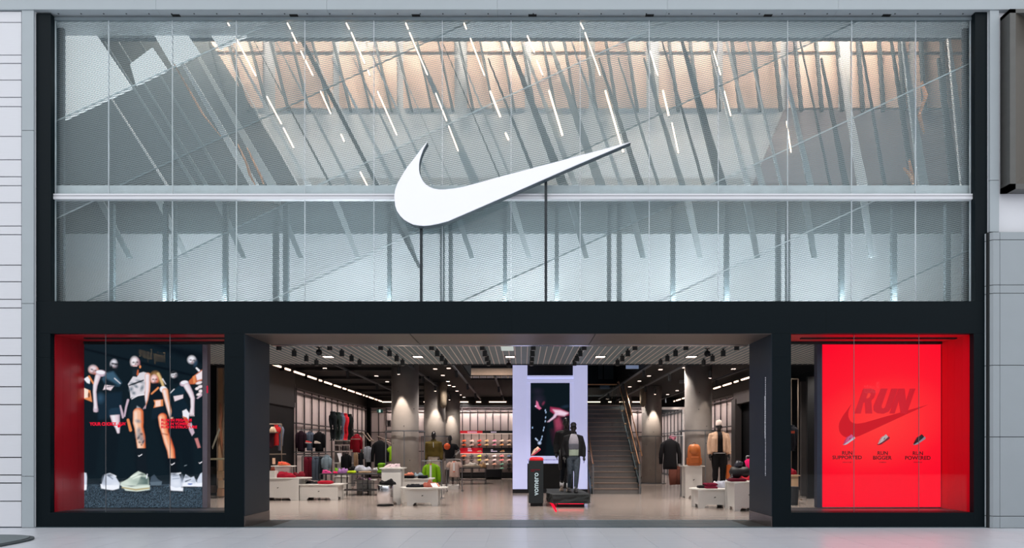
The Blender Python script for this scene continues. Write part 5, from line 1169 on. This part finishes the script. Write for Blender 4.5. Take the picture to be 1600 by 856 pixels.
heap('pale lilac clothing on the small white table', 563, 749.9, 22.95, 13, 5, (196, 170, 190), .25); heap('purple scarf at the end of the small white table', 576, 749.9, 22.95, 6, 4, (170, 110, 176), .15)
hang('lime green jacket edge hanging behind the nearest left column', 611, 697, 720, 23.4, 9, (150, 200, 40), 'short'); folded('stack of green folded shirts at the right end of the dark table', 595, 739.6, 22.3, 11, 16, (110, 160, 36), .3, 3)
# chrome drum with black folded cloth
dr = thing('chrome_drum', 'shiny chrome drum in front of the tall white pedestal', 'stool', fl(602, 18.2)); x, y, _ = fl(602, 18.3); hh = ZZ(757.5, 18.2)
part('drum', MB().lathe([(.215, .02), (.215, hh-.02), (.205, hh)], n=36), m_chrome, dr, smooth=False).data.polygons.foreach_set('use_smooth', [True]*72+[False]*2)
part('foot_ring', MB().lathe([(.222, 0), (.222, .022)], n=36), m_blk, dr)
heap('black folded garment lying on the chrome drum', 603.5, 757.4, 18.03, 26, 9.5, (16, 17, 20), .4)
z_ = ZZ(731, 18.5)
shoe('pale pink sneaker at the left on the tall pedestal', P(607.5, 730.8, 18.85), math.pi+.35, 0, .85, (214, 190, 196), (222, 206, 208)); shoe('pale pink sneaker in front at the right on the tall pedestal', P(617, 730.8, 18.7), math.pi+.15, 0, .9, (220, 196, 204), (226, 212, 214))
folded('black folded trousers on the middle table', 637, 747.4, 19.4, 20, 4.5, (18, 18, 22), .3, 2); heap('orange peach crumpled top on the black trousers', 637, 743, 19.5, 18, 5.5, (206, 124, 100), .22); heap('grey blue crumpled top on the middle table', 653, 744.5, 19.6, 14, 7, (130, 146, 156), .25); folded('black folded top at the right of the middle table', 660, 747.4, 19.35, 15, 4.5, (20, 22, 28), .28, 2)
heap('black leggings lying on the low wide table', 648, 761.9, 18.15, 30, 7, (18, 20, 26), .3); heap('rust patterned garment on the low wide table', 669, 761.9, 18.2, 21, 13.5, (158, 88, 76), .32, bumps=3); heap('peach cloth right of the rust garment', 680, 760.5, 18.4, 13, 7, (206, 140, 120), .2)
solo('price_card', MB().prism([P(672.5, 755, 18.0), P(681, 754.5, 18.0), P(685, 760.5, 17.9), P(676, 761, 17.9)], (0, .01, .0)), m_wht, 'white price card leaning on the rust garment', 'sign')
hang('bright green sweater with a white ticket strip', 674, 723.5, 759, 20.8, 29, (110, 158, 18), 'long', .13, lanyard=(.05, .95)); rail('steel rail carrying the bright green sweater', 658, 690, 720, 20.8, two=False)
hang('beige short sleeved shirt with a white ticket strip', 710, 720, 745, 24.5, 25, (196, 170, 160), 'short', .13, lanyard=(.35, .95)); rail('steel rail carrying the beige shirt', 698, 722, 717.5, 24.5)
folded('beige folded trousers on the black wire table', 736, 730.8, 29.5, 30, 4, (196, 180, 166), .5, 2); heap('white crumpled shirt on the black wire table', 737, 727, 29.7, 20, 5, (214, 206, 200), .35); heap('tan crumpled garment at the right of the black wire table', 753, 730.8, 29.5, 13, 8, (206, 164, 120), .3)
# --- right zone
bk = thing('backpack', 'brown leather backpack on the narrow white pedestal', 'bag', P(1084.5, 727.3, 21)); c = P(1084.5, 727.3, 21.2); mbr = M('tan_leather', (178, 96, 44), .5, var=.1)
q = MB().tube([(0, 0, 0), (0, 0, .06), (0, 0, .4), (0, 0, .56), (0, 0, .62)], [(.20, .10), (.215, .12), (.205, .12), (.19, .11), (.15, .07)], 20); part('body', q, mbr, bk, smooth=True)
part('flap', MB().tube([(0, -.03, .36), (0, -.04, .42), (0, -.02, .58), (0, 0, .635)], [(.13, .105), (.17, .115), (.175, .108), (.14, .07)], 20), M('tan_leather_flap', (190, 108, 52), .45, var=.1), bk, smooth=True); part('front_pocket', MB().box((-.14, -.15, .05), (.14, -.09, .28)), mbr, bk, bev=.03); part('top_loop', MB().tube([(-.04, 0, .62), (-.03, 0, .7), (.03, 0, .7), (.04, 0, .62)], .01, 8), M('strap_brown', (96, 50, 26), .5), bk, smooth=True); part('side_pocket', MB().box((.17, -.06, .03), (.23, .06, .24)), mbr, bk, bev=.02); part('side_pocket', MB().box((-.23, -.06, .03), (-.17, .06, .24)), mbr, bk, bev=.02)
hang('black fleece jacket hanging left of the backpack pedestal', 1047, 685.5, 733, 21.6, 34, (20, 20, 24), 'long', .15); rail('grey steel rail carrying the black fleece jacket', 1049, 1066, 681, 21.6, two=False)
trousers('brown wide trousers hanging behind the black fleece jacket', 1057, 728, 757, 22.6, 26, (110, 66, 56), 'trousers hanging on the right'); hang('pink top hanging behind the black fleece jacket', 1051, 679.5, 696, 24, 8, (190, 120, 140), 'short')
heap('pale grey crumpled jeans on the low round right table', 1134, 763.8, 17.75, 28, 14, (172, 176, 190), .4); folded('maroon folded shirt on the low round right table', 1112, 763.8, 17.55, 19, 9, (112, 22, 48), .3, 2); folded('black folded shirt at the left of the low round right table', 1098, 763.8, 17.7, 11, 5, (24, 22, 26), .25, 1); heap('white cloth at the back of the low round right table', 1120, 758, 18.1, 12, 7, (206, 200, 204), .2)
zc = ZZ(752.8, 16.6)
bg_ = thing('duffel_bag', 'black rolled duffel bag on the tall right table', 'bag', P(1157, 748, 17.1)); part('body', MB().tube([(-.26, 0, .13), (-.22, 0, .15), (.16, 0, .15), (.22, 0, .12)], [.06, .15, .15, .08], 18, ref=(0, 1, 0)), M('bag_black', (22, 22, 26), .5), bg_, smooth=True); part('rolled_top', MB().tube([(-.13, 0, .3), (-.06, 0, .38), (.04, 0, .36)], [.05, .09, .07], 14), M('bag_charcoal', (58, 60, 70), .35), bg_, smooth=True)
for k in range(3): part('stripe', MB().box((-.25, -.1, .05+.03*k), (-.19, -.09, .062+.03*k)), m_wht, bg_)
folded('dark maroon folded shirt in front of the black bag', 1154, 752.6, 16.75, 25, 5, (96, 20, 40), .3, 1); heap('coral red crumpled top beside the black bag', 1166, 750, 16.9, 18, 9, (206, 50, 64), .25)
solo('orange_screen', MB().prism([P(1137, 727, 20.4), P(1140, 725.3, 20.4), P(1146, 731, 20.4), P(1144, 738, 20.4), P(1138, 748, 20.4), P(1135.5, 748, 20.4)], (0, .12, 0)), M('orange_board', (190, 96, 40), .5), 'orange board standing behind the tall right table', 'board')
rail('steel rail carrying the hot pink jacket', 1166, 1182, 712.5, 18.6); hang('hot pink jacket hanging at the right entrance pier', 1172, 716, 738, 18.6, 12, (232, 30, 110), 'long', .1)
# --- shoe wall
sw = thing('shoe_wall', 'tall slatted shoe wall with red and black header boards at the back', 'shelf', fl(759, 35.4))
dsw = 35.5
part('board', MB().fbox(717, 673, 803, 738, dsw+.1, .05), M('shoe_board', (150, 132, 126), .6, var=.05), sw, world=True)
m_rd = M('banner_red', (190, 14, 34), .5, emit=.35)
for (x0, x1, m_) in ((718, 753.8, m_rd), (754, 801, m_blk2)):
    part('header_board', MB().fbox(x0, 672.7, x1, 676.8, dsw-.05, .08), m_, sw, world=True); part('banner', MB().fbox(x0, 699.6, x1, 708.3, dsw-.05, .08), m_, sw, world=True)
mk = MB()
for x0, x1, y0, y1 in ((730.5, 745, 674, 675.8), (767, 776, 674, 675.8)):
    x = x0
    while x < x1: mk.fbox(x, y0, x+1.1, y1, dsw-.07, .01); x += 1.5
for x0, x1, y0, y1 in ((731, 736, 700.5, 702), (731, 737, 703, 705), (767, 770, 702, 703.5), (767, 776, 704.2, 705.6)):
    x = x0
    while x < x1: mk.fbox(x, y0, x+.8, y1, dsw-.07, .01); x += 1.1
part('lettering', mk, glow('banner_letter', (232, 206, 226), .8), sw, world=True, kind='stuff')
for y_, nm_ in ((677.6, 'upper'), (708.9, 'lower')):  # glowing strips and lamps added to brighten the dim shoe wall
    part('fill_strip', MB().fbox(719, y_-.4, 801, y_, dsw-.42, .03), glow('shoe_fill_glow', (255, 232, 216), 1.5), sw, world=True)
    l = bpy.data.lights.new('shoe_fill_lamp', 'AREA'); l.shape = 'RECTANGLE'; l.size = 2.6; l.size_y = .04; l.energy = 13; l.color = (1, .9, .82)
    o = bpy.data.objects.new('shoe_fill_lamp', l); COL.objects.link(o); o.parent = sw; o.location = P(760, y_+.3, dsw-.42)-sw.location; o.rotation_euler = (math.radians(30), 0, 0)
for x_ in (718.5, 759.5, 801): part('fill_strip_bracket', MB().fbox(x_-.3, 676.6, x_+.3, 677.6, dsw-.42, .45).fbox(x_-.3, 708, x_+.3, 708.9, dsw-.42, .45), m_blk, sw, world=True, kind='stuff')
part('base_cabinet', MB().fbox(718, 738.2, 803, 747, dsw-.15, .3), m_blk, sw, world=True)
SX = [724.6, 736.6, 748.6, 760, 772, 783.6, 795.2]
for x in SX: part('peg_rail', MB().fbox(x-.45, 677, x+.45, 736, dsw+.05, .05), m_blk, sw, world=True)
ORr, PKr, RDr, TNr, PWr, BGr, BKr, YLr, GNr = (226, 92, 50), (206, 150, 142), (226, 40, 36), (214, 172, 122), (232, 110, 150), (214, 186, 164), (36, 32, 36), (206, 200, 60), (110, 150, 130)
rows = [(689.6, (ORr, PKr, RDr, TNr, PWr, BGr, (196, 164, 140)), 'top'), (696, (ORr, PKr, RDr, TNr, PWr, (224, 152, 96), BGr), 'second'), (713.2, (ORr, BKr, YLr, BKr, (214, 180, 184), (196, 100, 100), (70, 84, 110)), 'third'), (719.6, ((90, 60, 50), (60, 50, 50), (160, 150, 50), (190, 150, 120), (214, 180, 184), (196, 100, 100), (196, 150, 150)), 'fourth'), (726.2, (None, None, None, (206, 200, 190), (196, 140, 120), GNr, BKr), 'fifth'), (732.6, (None, None, None, None, None, GNr, BKr), 'lowest')]
NMc = {ORr: 'orange', PKr: 'dusty pink', RDr: 'red', TNr: 'tan', PWr: 'pink and white', BGr: 'beige', BKr: 'black', YLr: 'yellow', GNr: 'green'}
for y, cols, nm in rows:
    for i, c_ in enumerate(cols):
        if c_ is None: continue
        shoe('%s shoe on the back shoe wall, %s row, %s column from the left' % (NMc.get(c_, 'muted'), nm, ORD[i]), P(SX[i], y, dsw-.12)+Vector((0, 0, 0)), math.pi, 0, .72, c_, (236, 220, 210) if c_ in (PWr, PKr) else c_, 'shoes on the back shoe wall', detail=False)
        part('shelf_pin', MB().box((XX(SX[i], dsw)-.08, dsw-.17-D, ZZ(y, dsw-.12)-.02), (XX(SX[i], dsw)+.08, dsw+.06-D, ZZ(y, dsw-.12)-.002)), m_blk, sw, world=True)
for x, lab in ((748.5, 'tan shoe displayed on the red banner of the shoe wall'), (784.5, 'tan shoe displayed on the black banner of the shoe wall')): shoe(lab, P(x, 706, dsw-.16), math.pi, 0, .75, (206, 140, 96), (226, 200, 170), detail=False)
# --- things glimpsed through the side windows
sl_ = thing('lit_alcove', 'warm lit wooden wall alcove seen through the left display window', 'shelf', fl(342, 21.8))
part('back', MB().fbox(338.5, 572, 366, 794, 22.0, .05), M('alcove_wood', (196, 156, 122), .6, stretch=(8, 8, .4)), sl_, world=True)
for x in (338.5, 348.2, 356): part('upright', MB().fbox(x, 572, x+1.4, 794, 21.8, .05), M('rail_bronze', (150, 136, 122), .4, metal=.4), sl_, world=True)
part('head', MB().fbox(338.5, 572, 366, 574.5, 21.7, .1), m_bar, sl_, world=True); part('counter', MB().fbox(322, 716, 366, 718.5, 20.6, .8), M('alcove_counter', (150, 142, 118), .5), sl_, world=True)
for i, (x, y, c_) in enumerate(((343, 742, (200, 170, 140)), (345, 757, (206, 180, 150)), (343.5, 770, (190, 150, 120)), (345, 784, (214, 190, 170)), (329, 736, (30, 28, 30)), (330, 765, (60, 44, 36)))):
    solo('display_box', MB().fbox(x-4, y-6, x+4, y+5, 21.0, .25), M('alc_box_%d' % i, c_, .6), 'display box in the left window alcove, %s of six' % ORD[i], 'box', 'boxes under the alcove counter')
po_ = thing('athlete_cutout', 'tall poster of a bent sportsperson on the alcove wall in the left window', 'poster', P(344, 700, 21.7))
part('figure', MB().prism([P(343, 628, 21.7), P(346, 632, 21.7), P(348, 650, 21.7), P(345, 662, 21.7), P(348, 690, 21.7), P(347, 705, 21.7), P(344.5, 690, 21.7), P(342, 668, 21.7), P(344, 648, 21.7)], (0, .02, 0)), M('cutout_skin', (150, 96, 70), .6), po_, world=True)
part('sleeve', MB().prism([P(342, 668, 21.68), P(344, 672, 21.68), P(332, 702, 21.68), P(331, 698, 21.68)], (0, .02, 0)), M('cutout_grey', (150, 146, 132), .6), po_, world=True)

rail('bronze clothes rail seen through the right display window', 1236, 1247, 592, 20.5, rgbm=M('rail_bronze', (150, 136, 122), .4, metal=.4)); gb = hang('black top with orange lettering band seen in the right window', 1238, 664, 704, 20.3, 15, (26, 28, 36), 'long'); part('orange_band', MB().fbox(1234, 673, 1242, 677, 20.12, .02), M('band_orange', (214, 96, 70), .6), gb, 'orange band', world=True)

table('pale wooden table seen through the right display window', fl(1236, 19), .4, .5, ZZ(742, 19), mat=M('pale_wood', (206, 176, 140), .5), group='tables in the right window'); heap('crimson garment on the table in the right window', 1240, 741.8, 19.2, 16, 11, (140, 20, 40), .3)
solo('dark_partition', MB().fbox(1262, 588, 1290, 782, 20.8, .1), m_blk, 'black partition behind the red campaign panel', 'partition'); solo('dark_stool', MB().lathe([(.09, 0), (.11, .3), (.12, .5)], fl(1241, 18.4), 18), m_blk2, 'black round stool in the right window', 'stool'); solo('round_bar', MB().fbox(1252, 596, 1262, 775, 21.5, .1), M('bay_grey', (62, 58, 58), .6), 'grey wall pillar in the right window', 'pillar')
# ------------------------------------------------------------------ mannequins
def body_mesh(j, fingers=True, lean=0):
    q = MB()
    q.tube([(0, 0, .84), (0, 0, .92), (0, -.005, 1.02), (0, -.005, 1.12), (0, -.005, 1.25), (0, .0, 1.36), (0, .01, 1.43), (0, .015, 1.47)], [(.12, .09), (.155, .105), (.14, .095), (.118, .085), (.148, .105), (.165, .105), (.14, .08), (.07, .06)], 20)
    q.tube([(0, .015, 1.45), (0, .008, 1.52), (0, .0, 1.575)], [.058, .048, .052], 14)
    q.tube([(0, -.02, 1.535), (0, -.025, 1.56), (0, -.012, 1.61), (0, -.005, 1.67), (0, .0, 1.73), (0, .005, 1.765), (0, .006, 1.778)], [(.032, .035), (.052, .06), (.066, .088), (.074, .098), (.068, .088), (.042, .052), (.012, .014)], 18)
    q.tube([(0, -.1, 1.655), (0, -.112, 1.625), (0, -.095, 1.61)], [.008, .013, .008], 8)     # nose
    q.tube([(-.05, -.072, 1.672), (0, -.1, 1.676), (.05, -.072, 1.672)], [.008, .012, .008], 8)   # brow
    q.tube([(-.022, -.086, 1.585), (0, -.098, 1.586), (.022, -.086, 1.585)], .007, 6)
    for s in (-1, 1): q.ball((s*.074, .01, 1.635), (.012, .022, .032), 8)
    for s, A, L in ((-1, j['la'], j['ll']), (1, j['ra'], j['rl'])):
        sh, el, wr = [Vector(v) for v in A]
        q.tube([(s*.10, .01, 1.405), sh, sh.lerp(el, .5), el, el.lerp(wr, .35), wr], [.06, .058, .047, .038, .04, .027], 12)
        h = (wr-el).normalized(); sd = Vector((0, 1, 0)) if abs(h.y) < .8 else Vector((0, 0, 1)); sd = (sd-h*sd.dot(h)).normalized(); nn = h.cross(sd)
        q.tube([wr-h*.01, wr+h*.04, wr+h*.09], [(.018, .028), (.016, .038), (.014, .036)], 10, ref=tuple(-nn))
        for k in range(4):
            o = wr+h*.085+sd*(-.028+.0185*k); ln = (.062, .076, .080, .068)[k]; cu = nn*s*(-.012)
            q.tube([o, o+h*ln*.5+cu*.4, o+h*ln+cu*1.6], [.0098, .0092, .007], 7, ref=tuple(nn))
        o = wr+h*.03-sd*.03; q.tube([o, o+h*.03-sd*.025, o+h*.065-sd*.03], [.013, .0115, .008], 7, ref=tuple(nn))
        hp, kn, an, to = [Vector(v) for v in L]
        q.tube([hp+Vector((0, 0, .06)), hp, hp.lerp(kn, .45), kn, kn.lerp(an, .3)+Vector((0, .015, 0)), kn.lerp(an, .7)+Vector((0, .006, 0)), an], [.085, .092, .078, .055, .058, .042, .036], 14)
        f = (to-an); f.z = 0; 
        q.tube([an+Vector((0, .035, -.03)), an+Vector((0, .0, -.035)), an+f*.5+Vector((0, 0, -.045)), to], [(.034, .04), (.04, .05), (.042, .032), (.03, .018)], 12, ref=(0, 0, 1))
    return q
STAND = dict(la=((-.19, .01, 1.39), (-.235, .03, 1.12), (-.25, -.03, .88)), ra=((.19, .01, 1.39), (.235, .03, 1.12), (.25, -.03, .88)),
             ll=((-.09, 0, .86), (-.10, -.015, .48), (-.105, .02, .08), (-.12, -.14, .025)), rl=((.09, 0, .86), (.10, -.015, .48), (.105, .02, .08), (.12, -.14, .025)))
WALK = dict(la=((-.19, .01, 1.39), (-.25, .05, 1.13), (-.24, -.06, .90)), ra=((.19, .01, 1.39), (.25, .0, 1.12), (.26, -.08, .90)),
            ll=((-.08, 0, .86), (-.085, -.02, .48), (-.10, .16, .10), (-.11, .01, .025)), rl=((.08, 0, .86), (.075, -.08, .48), (.05, -.10, .08), (.05, -.26, .025)))
AKIMBO = dict(la=((-.19, .01, 1.39), (-.24, -.05, 1.15), (-.17, -.24, 1.18)), ra=((.19, .01, 1.39), (.34, .05, 1.20), (.17, -.06, 1.04)), ll=STAND['ll'], rl=STAND['rl'])
m_man = M('mannequin_black', (24, 25, 28), .28, spec=.6, var=.04)
def jacket(q, j, hem=.9, open_=0, fat=1.0):
    q.tube([(0, 0, hem), (0, 0, hem+.06), (0, 0, 1.15), (0, 0, 1.3), (0, .005, 1.39), (0, .012, 1.45), (0, .015, 1.48)], [(.178*fat, .14*fat), (.19*fat, .15*fat), (.175*fat, .14*fat), (.19*fat, .145*fat), (.185*fat, .13*fat), (.11, .09), (.075, .072)], 22)
def sleeves(q, j, r=.072, long=1.0):
    for s, A in ((-1, j['la']), (1, j['ra'])):
        sh, el, wr = [Vector(v) for v in A]
        if long >= 1: q.tube([(s*.09, .01, 1.41), sh, sh.lerp(el, .5), el, el.lerp(wr, .5), el.lerp(wr, .95)], [.075, r*1.08, r, r*.92, r*.85, r*.7], 14)
        else: q.tube([(s*.09, .01, 1.41), sh, sh.lerp(el, long)], [.075, r*1.08, r], 14)
def pants(q, j, r=1.2, down=1.0, waist=1.0):
    q.tube([(0, 0, .82), (0, 0, .9), (0, 0, waist)], [(.14, .11), (.175, .125), (.15, .105)], 20)
    for L in (j['ll'], j['rl']):
        hp, kn, an, to = [Vector(v) for v in L]; e = kn.lerp(an, down) if down > 0 else hp.lerp(kn, 1+down)
        if down > 0: q.tube([hp, hp.lerp(kn, .45), kn, kn.lerp(an, .4*down), e], [.095*r, .084*r, .062*r, .06*r, .046*r], 14)
        else: q.tube([hp, hp.lerp(kn, .4), e], [.098*r, .09*r, .09*r], 14)
def garment(name, q, rgb, t, label=None, wr=.012, vox=.014):
    q.wrinkle(wr, 7, len(q.v)); o = part(name, q, fab(rgb) if isinstance(rgb, tuple) else rgb, t, label, smooth=True); remesh(o, vox, 2); return o
def mannequin(label, px, d, zfoot, ztop, j, rz=0):
    s = (ztop-zfoot)/1.778; t = thing('mannequin', label, 'mannequin', (XX(px, d), d-D, zfoot), rz, 'black mannequins'); t.scale = (s,)*3
    o = part('body', body_mesh(j), m_man, t, smooth=True); remesh(o, .0085, 2); return t
def sneakers(t, j, up_, so_):
    key = (up_, so_, True)
    if key not in SHOE:
        x = shoe('x', (0, 0, 0), 0, 0, 1, up_, so_)
        for c in list(x.children): bpy.data.objects.remove(c)
        bpy.data.objects.remove(x)
    for L in (j['ll'], j['rl']):
        an, to = Vector(L[2]), Vector(L[3]); f = to-an; root = part('sneaker', SHOE[key][1][1], t); root.location = ((an.x+to.x)/2, (an.y+to.y)/2, max(0, to.z-.025)); root.rotation_euler = (0, 0, math.atan2(f.y, f.x)); root.scale = (.98,)*3
        for n_, me in SHOE[key][:1]+SHOE[key][2:]: c = part(n_, me, root)
# D: front mannequin on the stone platform, C behind it
zp = .337
t = mannequin('black mannequin in grey tank top, open jacket and patterned leggings on the stone platform', 896, 18.45, zp, ZZ(660, 18.45), WALK)
q = MB(); jacket(q, WALK, .98, fat=.9); garment('tank_top', q, (150, 148, 158), t, 'pale grey running tank top', .006)
q = MB(); q.tube([(0, -.003, .93), (0, -.003, 1.0), (0, -.003, 1.16)], [(.172, .138), (.17, .134), (.165, .131)], 20); garment('shorts_layer', q, (150, 164, 150), t, 'pale green shirt hem', .01)
q = MB(); q.tube([(0, -.004, 1.08), (0, -.004, 1.24)], [(.168, .136), (.174, .139)], 20); garment('tank_lower', q, (92, 94, 104), t, 'darker grey lower band', .004)
q = MB()
for s in (-1, 1):
    q.tube([(s*.15, .03, .92), (s*.16, .03, 1.1), (s*.16, .03, 1.3), (s*.12, .03, 1.42), (s*.07, .04, 1.46)], [(.06, .15), (.062, .15), (.065, .15), (.06, .12), (.03, .07)], 14)
q.tube([(0, .09, .93), (0, .09, 1.2), (0, .08, 1.4), (0, .06, 1.47)], [(.16, .06), (.17, .06), (.16, .05), (.09, .03)], 16); sleeves(q, WALK, .072); garment('jacket', q, (24, 25, 28), t)
q = MB(); pants(q, WALK, 1.06, .92); garment('leggings', q, M('patterned_leggings', (56, 68, 80), .6, var=.9, scale=22), t, 'blue grey marbled leggings', .004, .012)
q = MB(); q.tube([(0, 0, 1.70), (0, .002, 1.735), (0, .004, 1.775), (0, .004, 1.79)], [(.079, .103), (.078, .1), (.055, .07), (.02, .02)], 16); q.tube([(0, -.06, 1.70), (0, -.16, 1.692)], [(.06, .02), (.05, .008)], 12, ref=(0, 0, 1)); garment('cap', q, (34, 34, 38), t, None, .0, .01)
sneakers(t, WALK, (30, 30, 34), (24, 24, 28))
part('white_sock', MB().lathe([(.042, .10), (.046, .15)], (.05, -.10, 0), 12), m_wht, t, smooth=True)
t = mannequin('rear black mannequin in an all black jacket on the stone platform', 884.5, 19.1, zp, ZZ(652.5, 19.1), WALK)
q = MB(); jacket(q, WALK, .84); sleeves(q, WALK); garment('jacket', q, (22, 23, 26), t)
q = MB(); pants(q, WALK, 1.0, .6); garment('tights', q, (30, 34, 42), t, None, .004)
for L in (WALK['ll'], WALK['rl']): part('white_sock', MB().tube([Vector(L[1]).lerp(Vector(L[2]), .72), Vector(L[1]).lerp(Vector(L[2]), 1.0)], [.052, .047], 12), m_wht, t, smooth=True)
sneakers(t, WALK, (120, 104, 92), (196, 176, 160))
part('trim_stripe', MB().box((-.18, -.155, .78), (-.15, -.15, 1.0)), M('camo_green', (120, 140, 120), .7, var=.5, scale=30), t)
solo('shoulder_bag', MB().tube([P(875.5, 734, 18.9), P(875.2, 728, 18.9), P(875.5, 712, 18.9), P(876.5, 700, 18.9)], [(.03, .05), (.05, .08), (.055, .08), (.02, .03)], 14), M('bag_black', (22, 22, 26), .5), 'long black bag hanging from the rear platform mannequin', 'bag', smooth=True)
# E
zf = .34
dE = 20.6
t = mannequin('black mannequin in a beige fleece jacket and white beanie by the right pier', 1123.5, dE, zf, ZZ(657.5, dE), STAND)
q = MB()
for s in (-1, 1): q.tube([(s*.135, -.02, .95), (s*.14, -.02, 1.1), (s*.135, -.02, 1.3), (s*.11, 0, 1.42), (s*.075, .01, 1.49)], [(.085, .16), (.09, .165), (.09, .16), (.075, .12), (.035, .08)], 14)
q.tube([(0, .08, .95), (0, .09, 1.2), (0, .08, 1.4), (0, .06, 1.5)], [(.19, .08), (.19, .08), (.17, .06), (.1, .04)], 16); sleeves(q, STAND, .09); garment('fleece_jacket', q, (206, 172, 146), t, 'beige fleece jacket, open', .012, .016)
q = MB(); jacket(q, STAND, .93, fat=.86); garment('shirt', q, (26, 25, 28), t, None, .006)
q = MB(); q.tube([(0, -.0, .915), (0, 0, .935)], [(.172, .135), (.17, .133)], 20); part('white_hem', q, m_wht, t, smooth=True)
q = MB(); pants(q, STAND, 1.28, 1.0); garment('trousers', q, (20, 20, 23), t)
q = MB(); q.tube([(0, 0, 1.655), (0, .0, 1.70), (0, .004, 1.76), (0, .004, 1.80), (0, .004, 1.815)], [(.088, .112), (.088, .112), (.078, .095), (.05, .06), (.015, .015)], 18); garment('beanie', q, (222, 206, 198), t, 'off-white knitted beanie', .004, .011)
sneakers(t, STAND, (60, 56, 58), (206, 200, 198))
solo('podium_block', MB().box((XX(1123.5, dE)-.4, dE-D-.35, 0), (XX(1123.5, dE)+.4, dE-D+.35, zf-.002)), m_terr, 'white block podium under the beige fleece mannequin', 'podium')
# A
dA = 23.2; zf = .2
t = mannequin('black mannequin in an olive anorak and pale shorts left of the shoe wall', 677.5, dA, zf, ZZ(674, dA), STAND)
q = MB(); jacket(q, STAND, .98, fat=1.05); sleeves(q, STAND, .08); garment('anorak', q, (92, 78, 34), t, 'olive green half zip anorak')
part('zip_cord', MB().tube([(.01, -.15, 1.44), (.015, -.17, 1.34), (.02, -.165, 1.27)], .008, 6), m_wht, t)
q = MB(); q.tube([(0, .06, 1.46), (0, .03, 1.5), (0, .06, 1.54)], [(.1, .09), (.095, .085), (.06, .05)], 14); garment('hood', q, (84, 72, 34), t, None, .006)
q = MB(); pants(q, STAND, 1.32, -.12, 1.02); garment('shorts', q, (190, 178, 168), t, 'pale beige shorts', .01)
sneakers(t, STAND, (40, 40, 44), (206, 200, 198))
solo('podium_block', MB().box((XX(677.5, dA)-.35, dA-D-.3, 0), (XX(677.5, dA)+.35, dA-D+.3, zf-.002)), m_terr, 'white block podium under the olive anorak mannequin', 'podium')
dB = 26.0; zf = .15
t = mannequin('black mannequin in black tee and grey shorts holding an orange ball', 703, dB, zf, ZZ(680, dB), AKIMBO)
q = MB(); jacket(q, AKIMBO, .94, fat=1.0); sleeves(q, AKIMBO, .075, .6); garment('tee', q, (24, 25, 29), t)
q = MB(); pants(q, AKIMBO, 1.3, -.15, 1.0); garment('shorts', q, (150, 142, 140), t, 'grey shorts', .01)
part('arm_sleeve', MB().tube([Vector(AKIMBO['ra'][0]).lerp(Vector(AKIMBO['ra'][1]), .6), Vector(AKIMBO['ra'][1]), Vector(AKIMBO['ra'][1]).lerp(Vector(AKIMBO['ra'][2]), .8)], [.045, .045, .036], 12), M('sleeve_grey', (176, 172, 170), .7), t, 'pale grey arm sleeve', smooth=True)
sneakers(t, AKIMBO, (60, 44, 40), (206, 200, 198))
solo('podium_block', MB().box((XX(703, dB)-.35, dB-D-.3, 0), (XX(703, dB)+.35, dB-D+.3, zf-.002)), m_terr, 'white block podium under the ball holding mannequin', 'podium')
bl = thing('basketball', 'orange ball held by the mannequin in black tee', 'ball', P(698.5, 702.5, 25.55)); r = .125
part('ball', MB().ball((0, 0, r), r, 24), M('ball_orange', (224, 88, 30), .6, var=.1, scale=40), bl, smooth=True)
for ax in range(2):
    pts = [(r*1.003*math.cos(a)*(1 if ax else 0)+0, r*1.003*(math.cos(a) if not ax else math.sin(a)), r+r*1.003*(math.sin(a) if not ax else 0)) for a in [2*math.pi*i/32 for i in range(33)]]
    part('seam', MB().tube(pts, .003, 5, ref=(0, 0, 1) if ax else (1, 0, 0)), m_blk2, bl)
# ------------------------------------------------------------------ opposite side of the mall (behind the camera; seen only as reflections)
op = sroot('wall_opposite', 'dark stone front of the shop units across the mall')
m_op = M('opposite_dark', (34, 40, 46), .6)
part('lower_front', MB().box((-45, -28.4, 0), (45, -28, 7.6)), m_op, op)
part('upper_front', MB().box((-45, -28.8, 7.6), (45, -28.4, 9.4)), M('opposite_grey', (70, 78, 84), .6), op)
part('side_block', MB().box((-32, -27.99, 0), (-20.98, -22, 7.6)), m_op, op)
def wall_sign_mesh(txt, A, B, h):      # lettering on a wall, reading from A to B
    mb = text_mb(txt, CX, CY-100, CX+100, CY, D, 0); v = np.array(mb.v); k = D/F*100
    A, B = Vector(A), Vector(B); mb.v = [tuple(A+(B-A)*(x/k)+Vector((0, 0, (z-EYE)/k*h))) for x, y, z in v]; return mb
t = thing('shop_sign', 'gold lettered sign on the building across the mall', 'sign', (-20.9, -25.3, 6.5))
part('lettering', wall_sign_mesh('Trinity Square', (-20.9, -26.7, 6.35), (-20.9, -23.9, 6.35), .82), glow('sign_gold', (246, 206, 150), 5), t, world=True)
part('back_plate', MB().box((-20.97, -26.9, 6.2), (-20.94, -23.7, 7.3)), m_op, t, world=True)
yv = 27.9; dv = yv+D
t = thing('shop_sign', 'white lettered sign on the building across the mall', 'sign', (XX(1364, dv), -yv, ZZ(614, dv)))
part('lettering', wall_sign_mesh('Roots', (XX(1376, dv), -yv+.03, ZZ(614, dv)), (XX(1352, dv), -yv+.03, ZZ(614, dv)), ZZ(596, dv)-ZZ(614, dv)), glow('sign_white', (255, 246, 240), 3), t, world=True)
part('back_plate', MB().box((XX(1350, dv), -yv-.06, ZZ(616, dv)), (XX(1378, dv), -yv, ZZ(592, dv))), m_op, t, world=True)
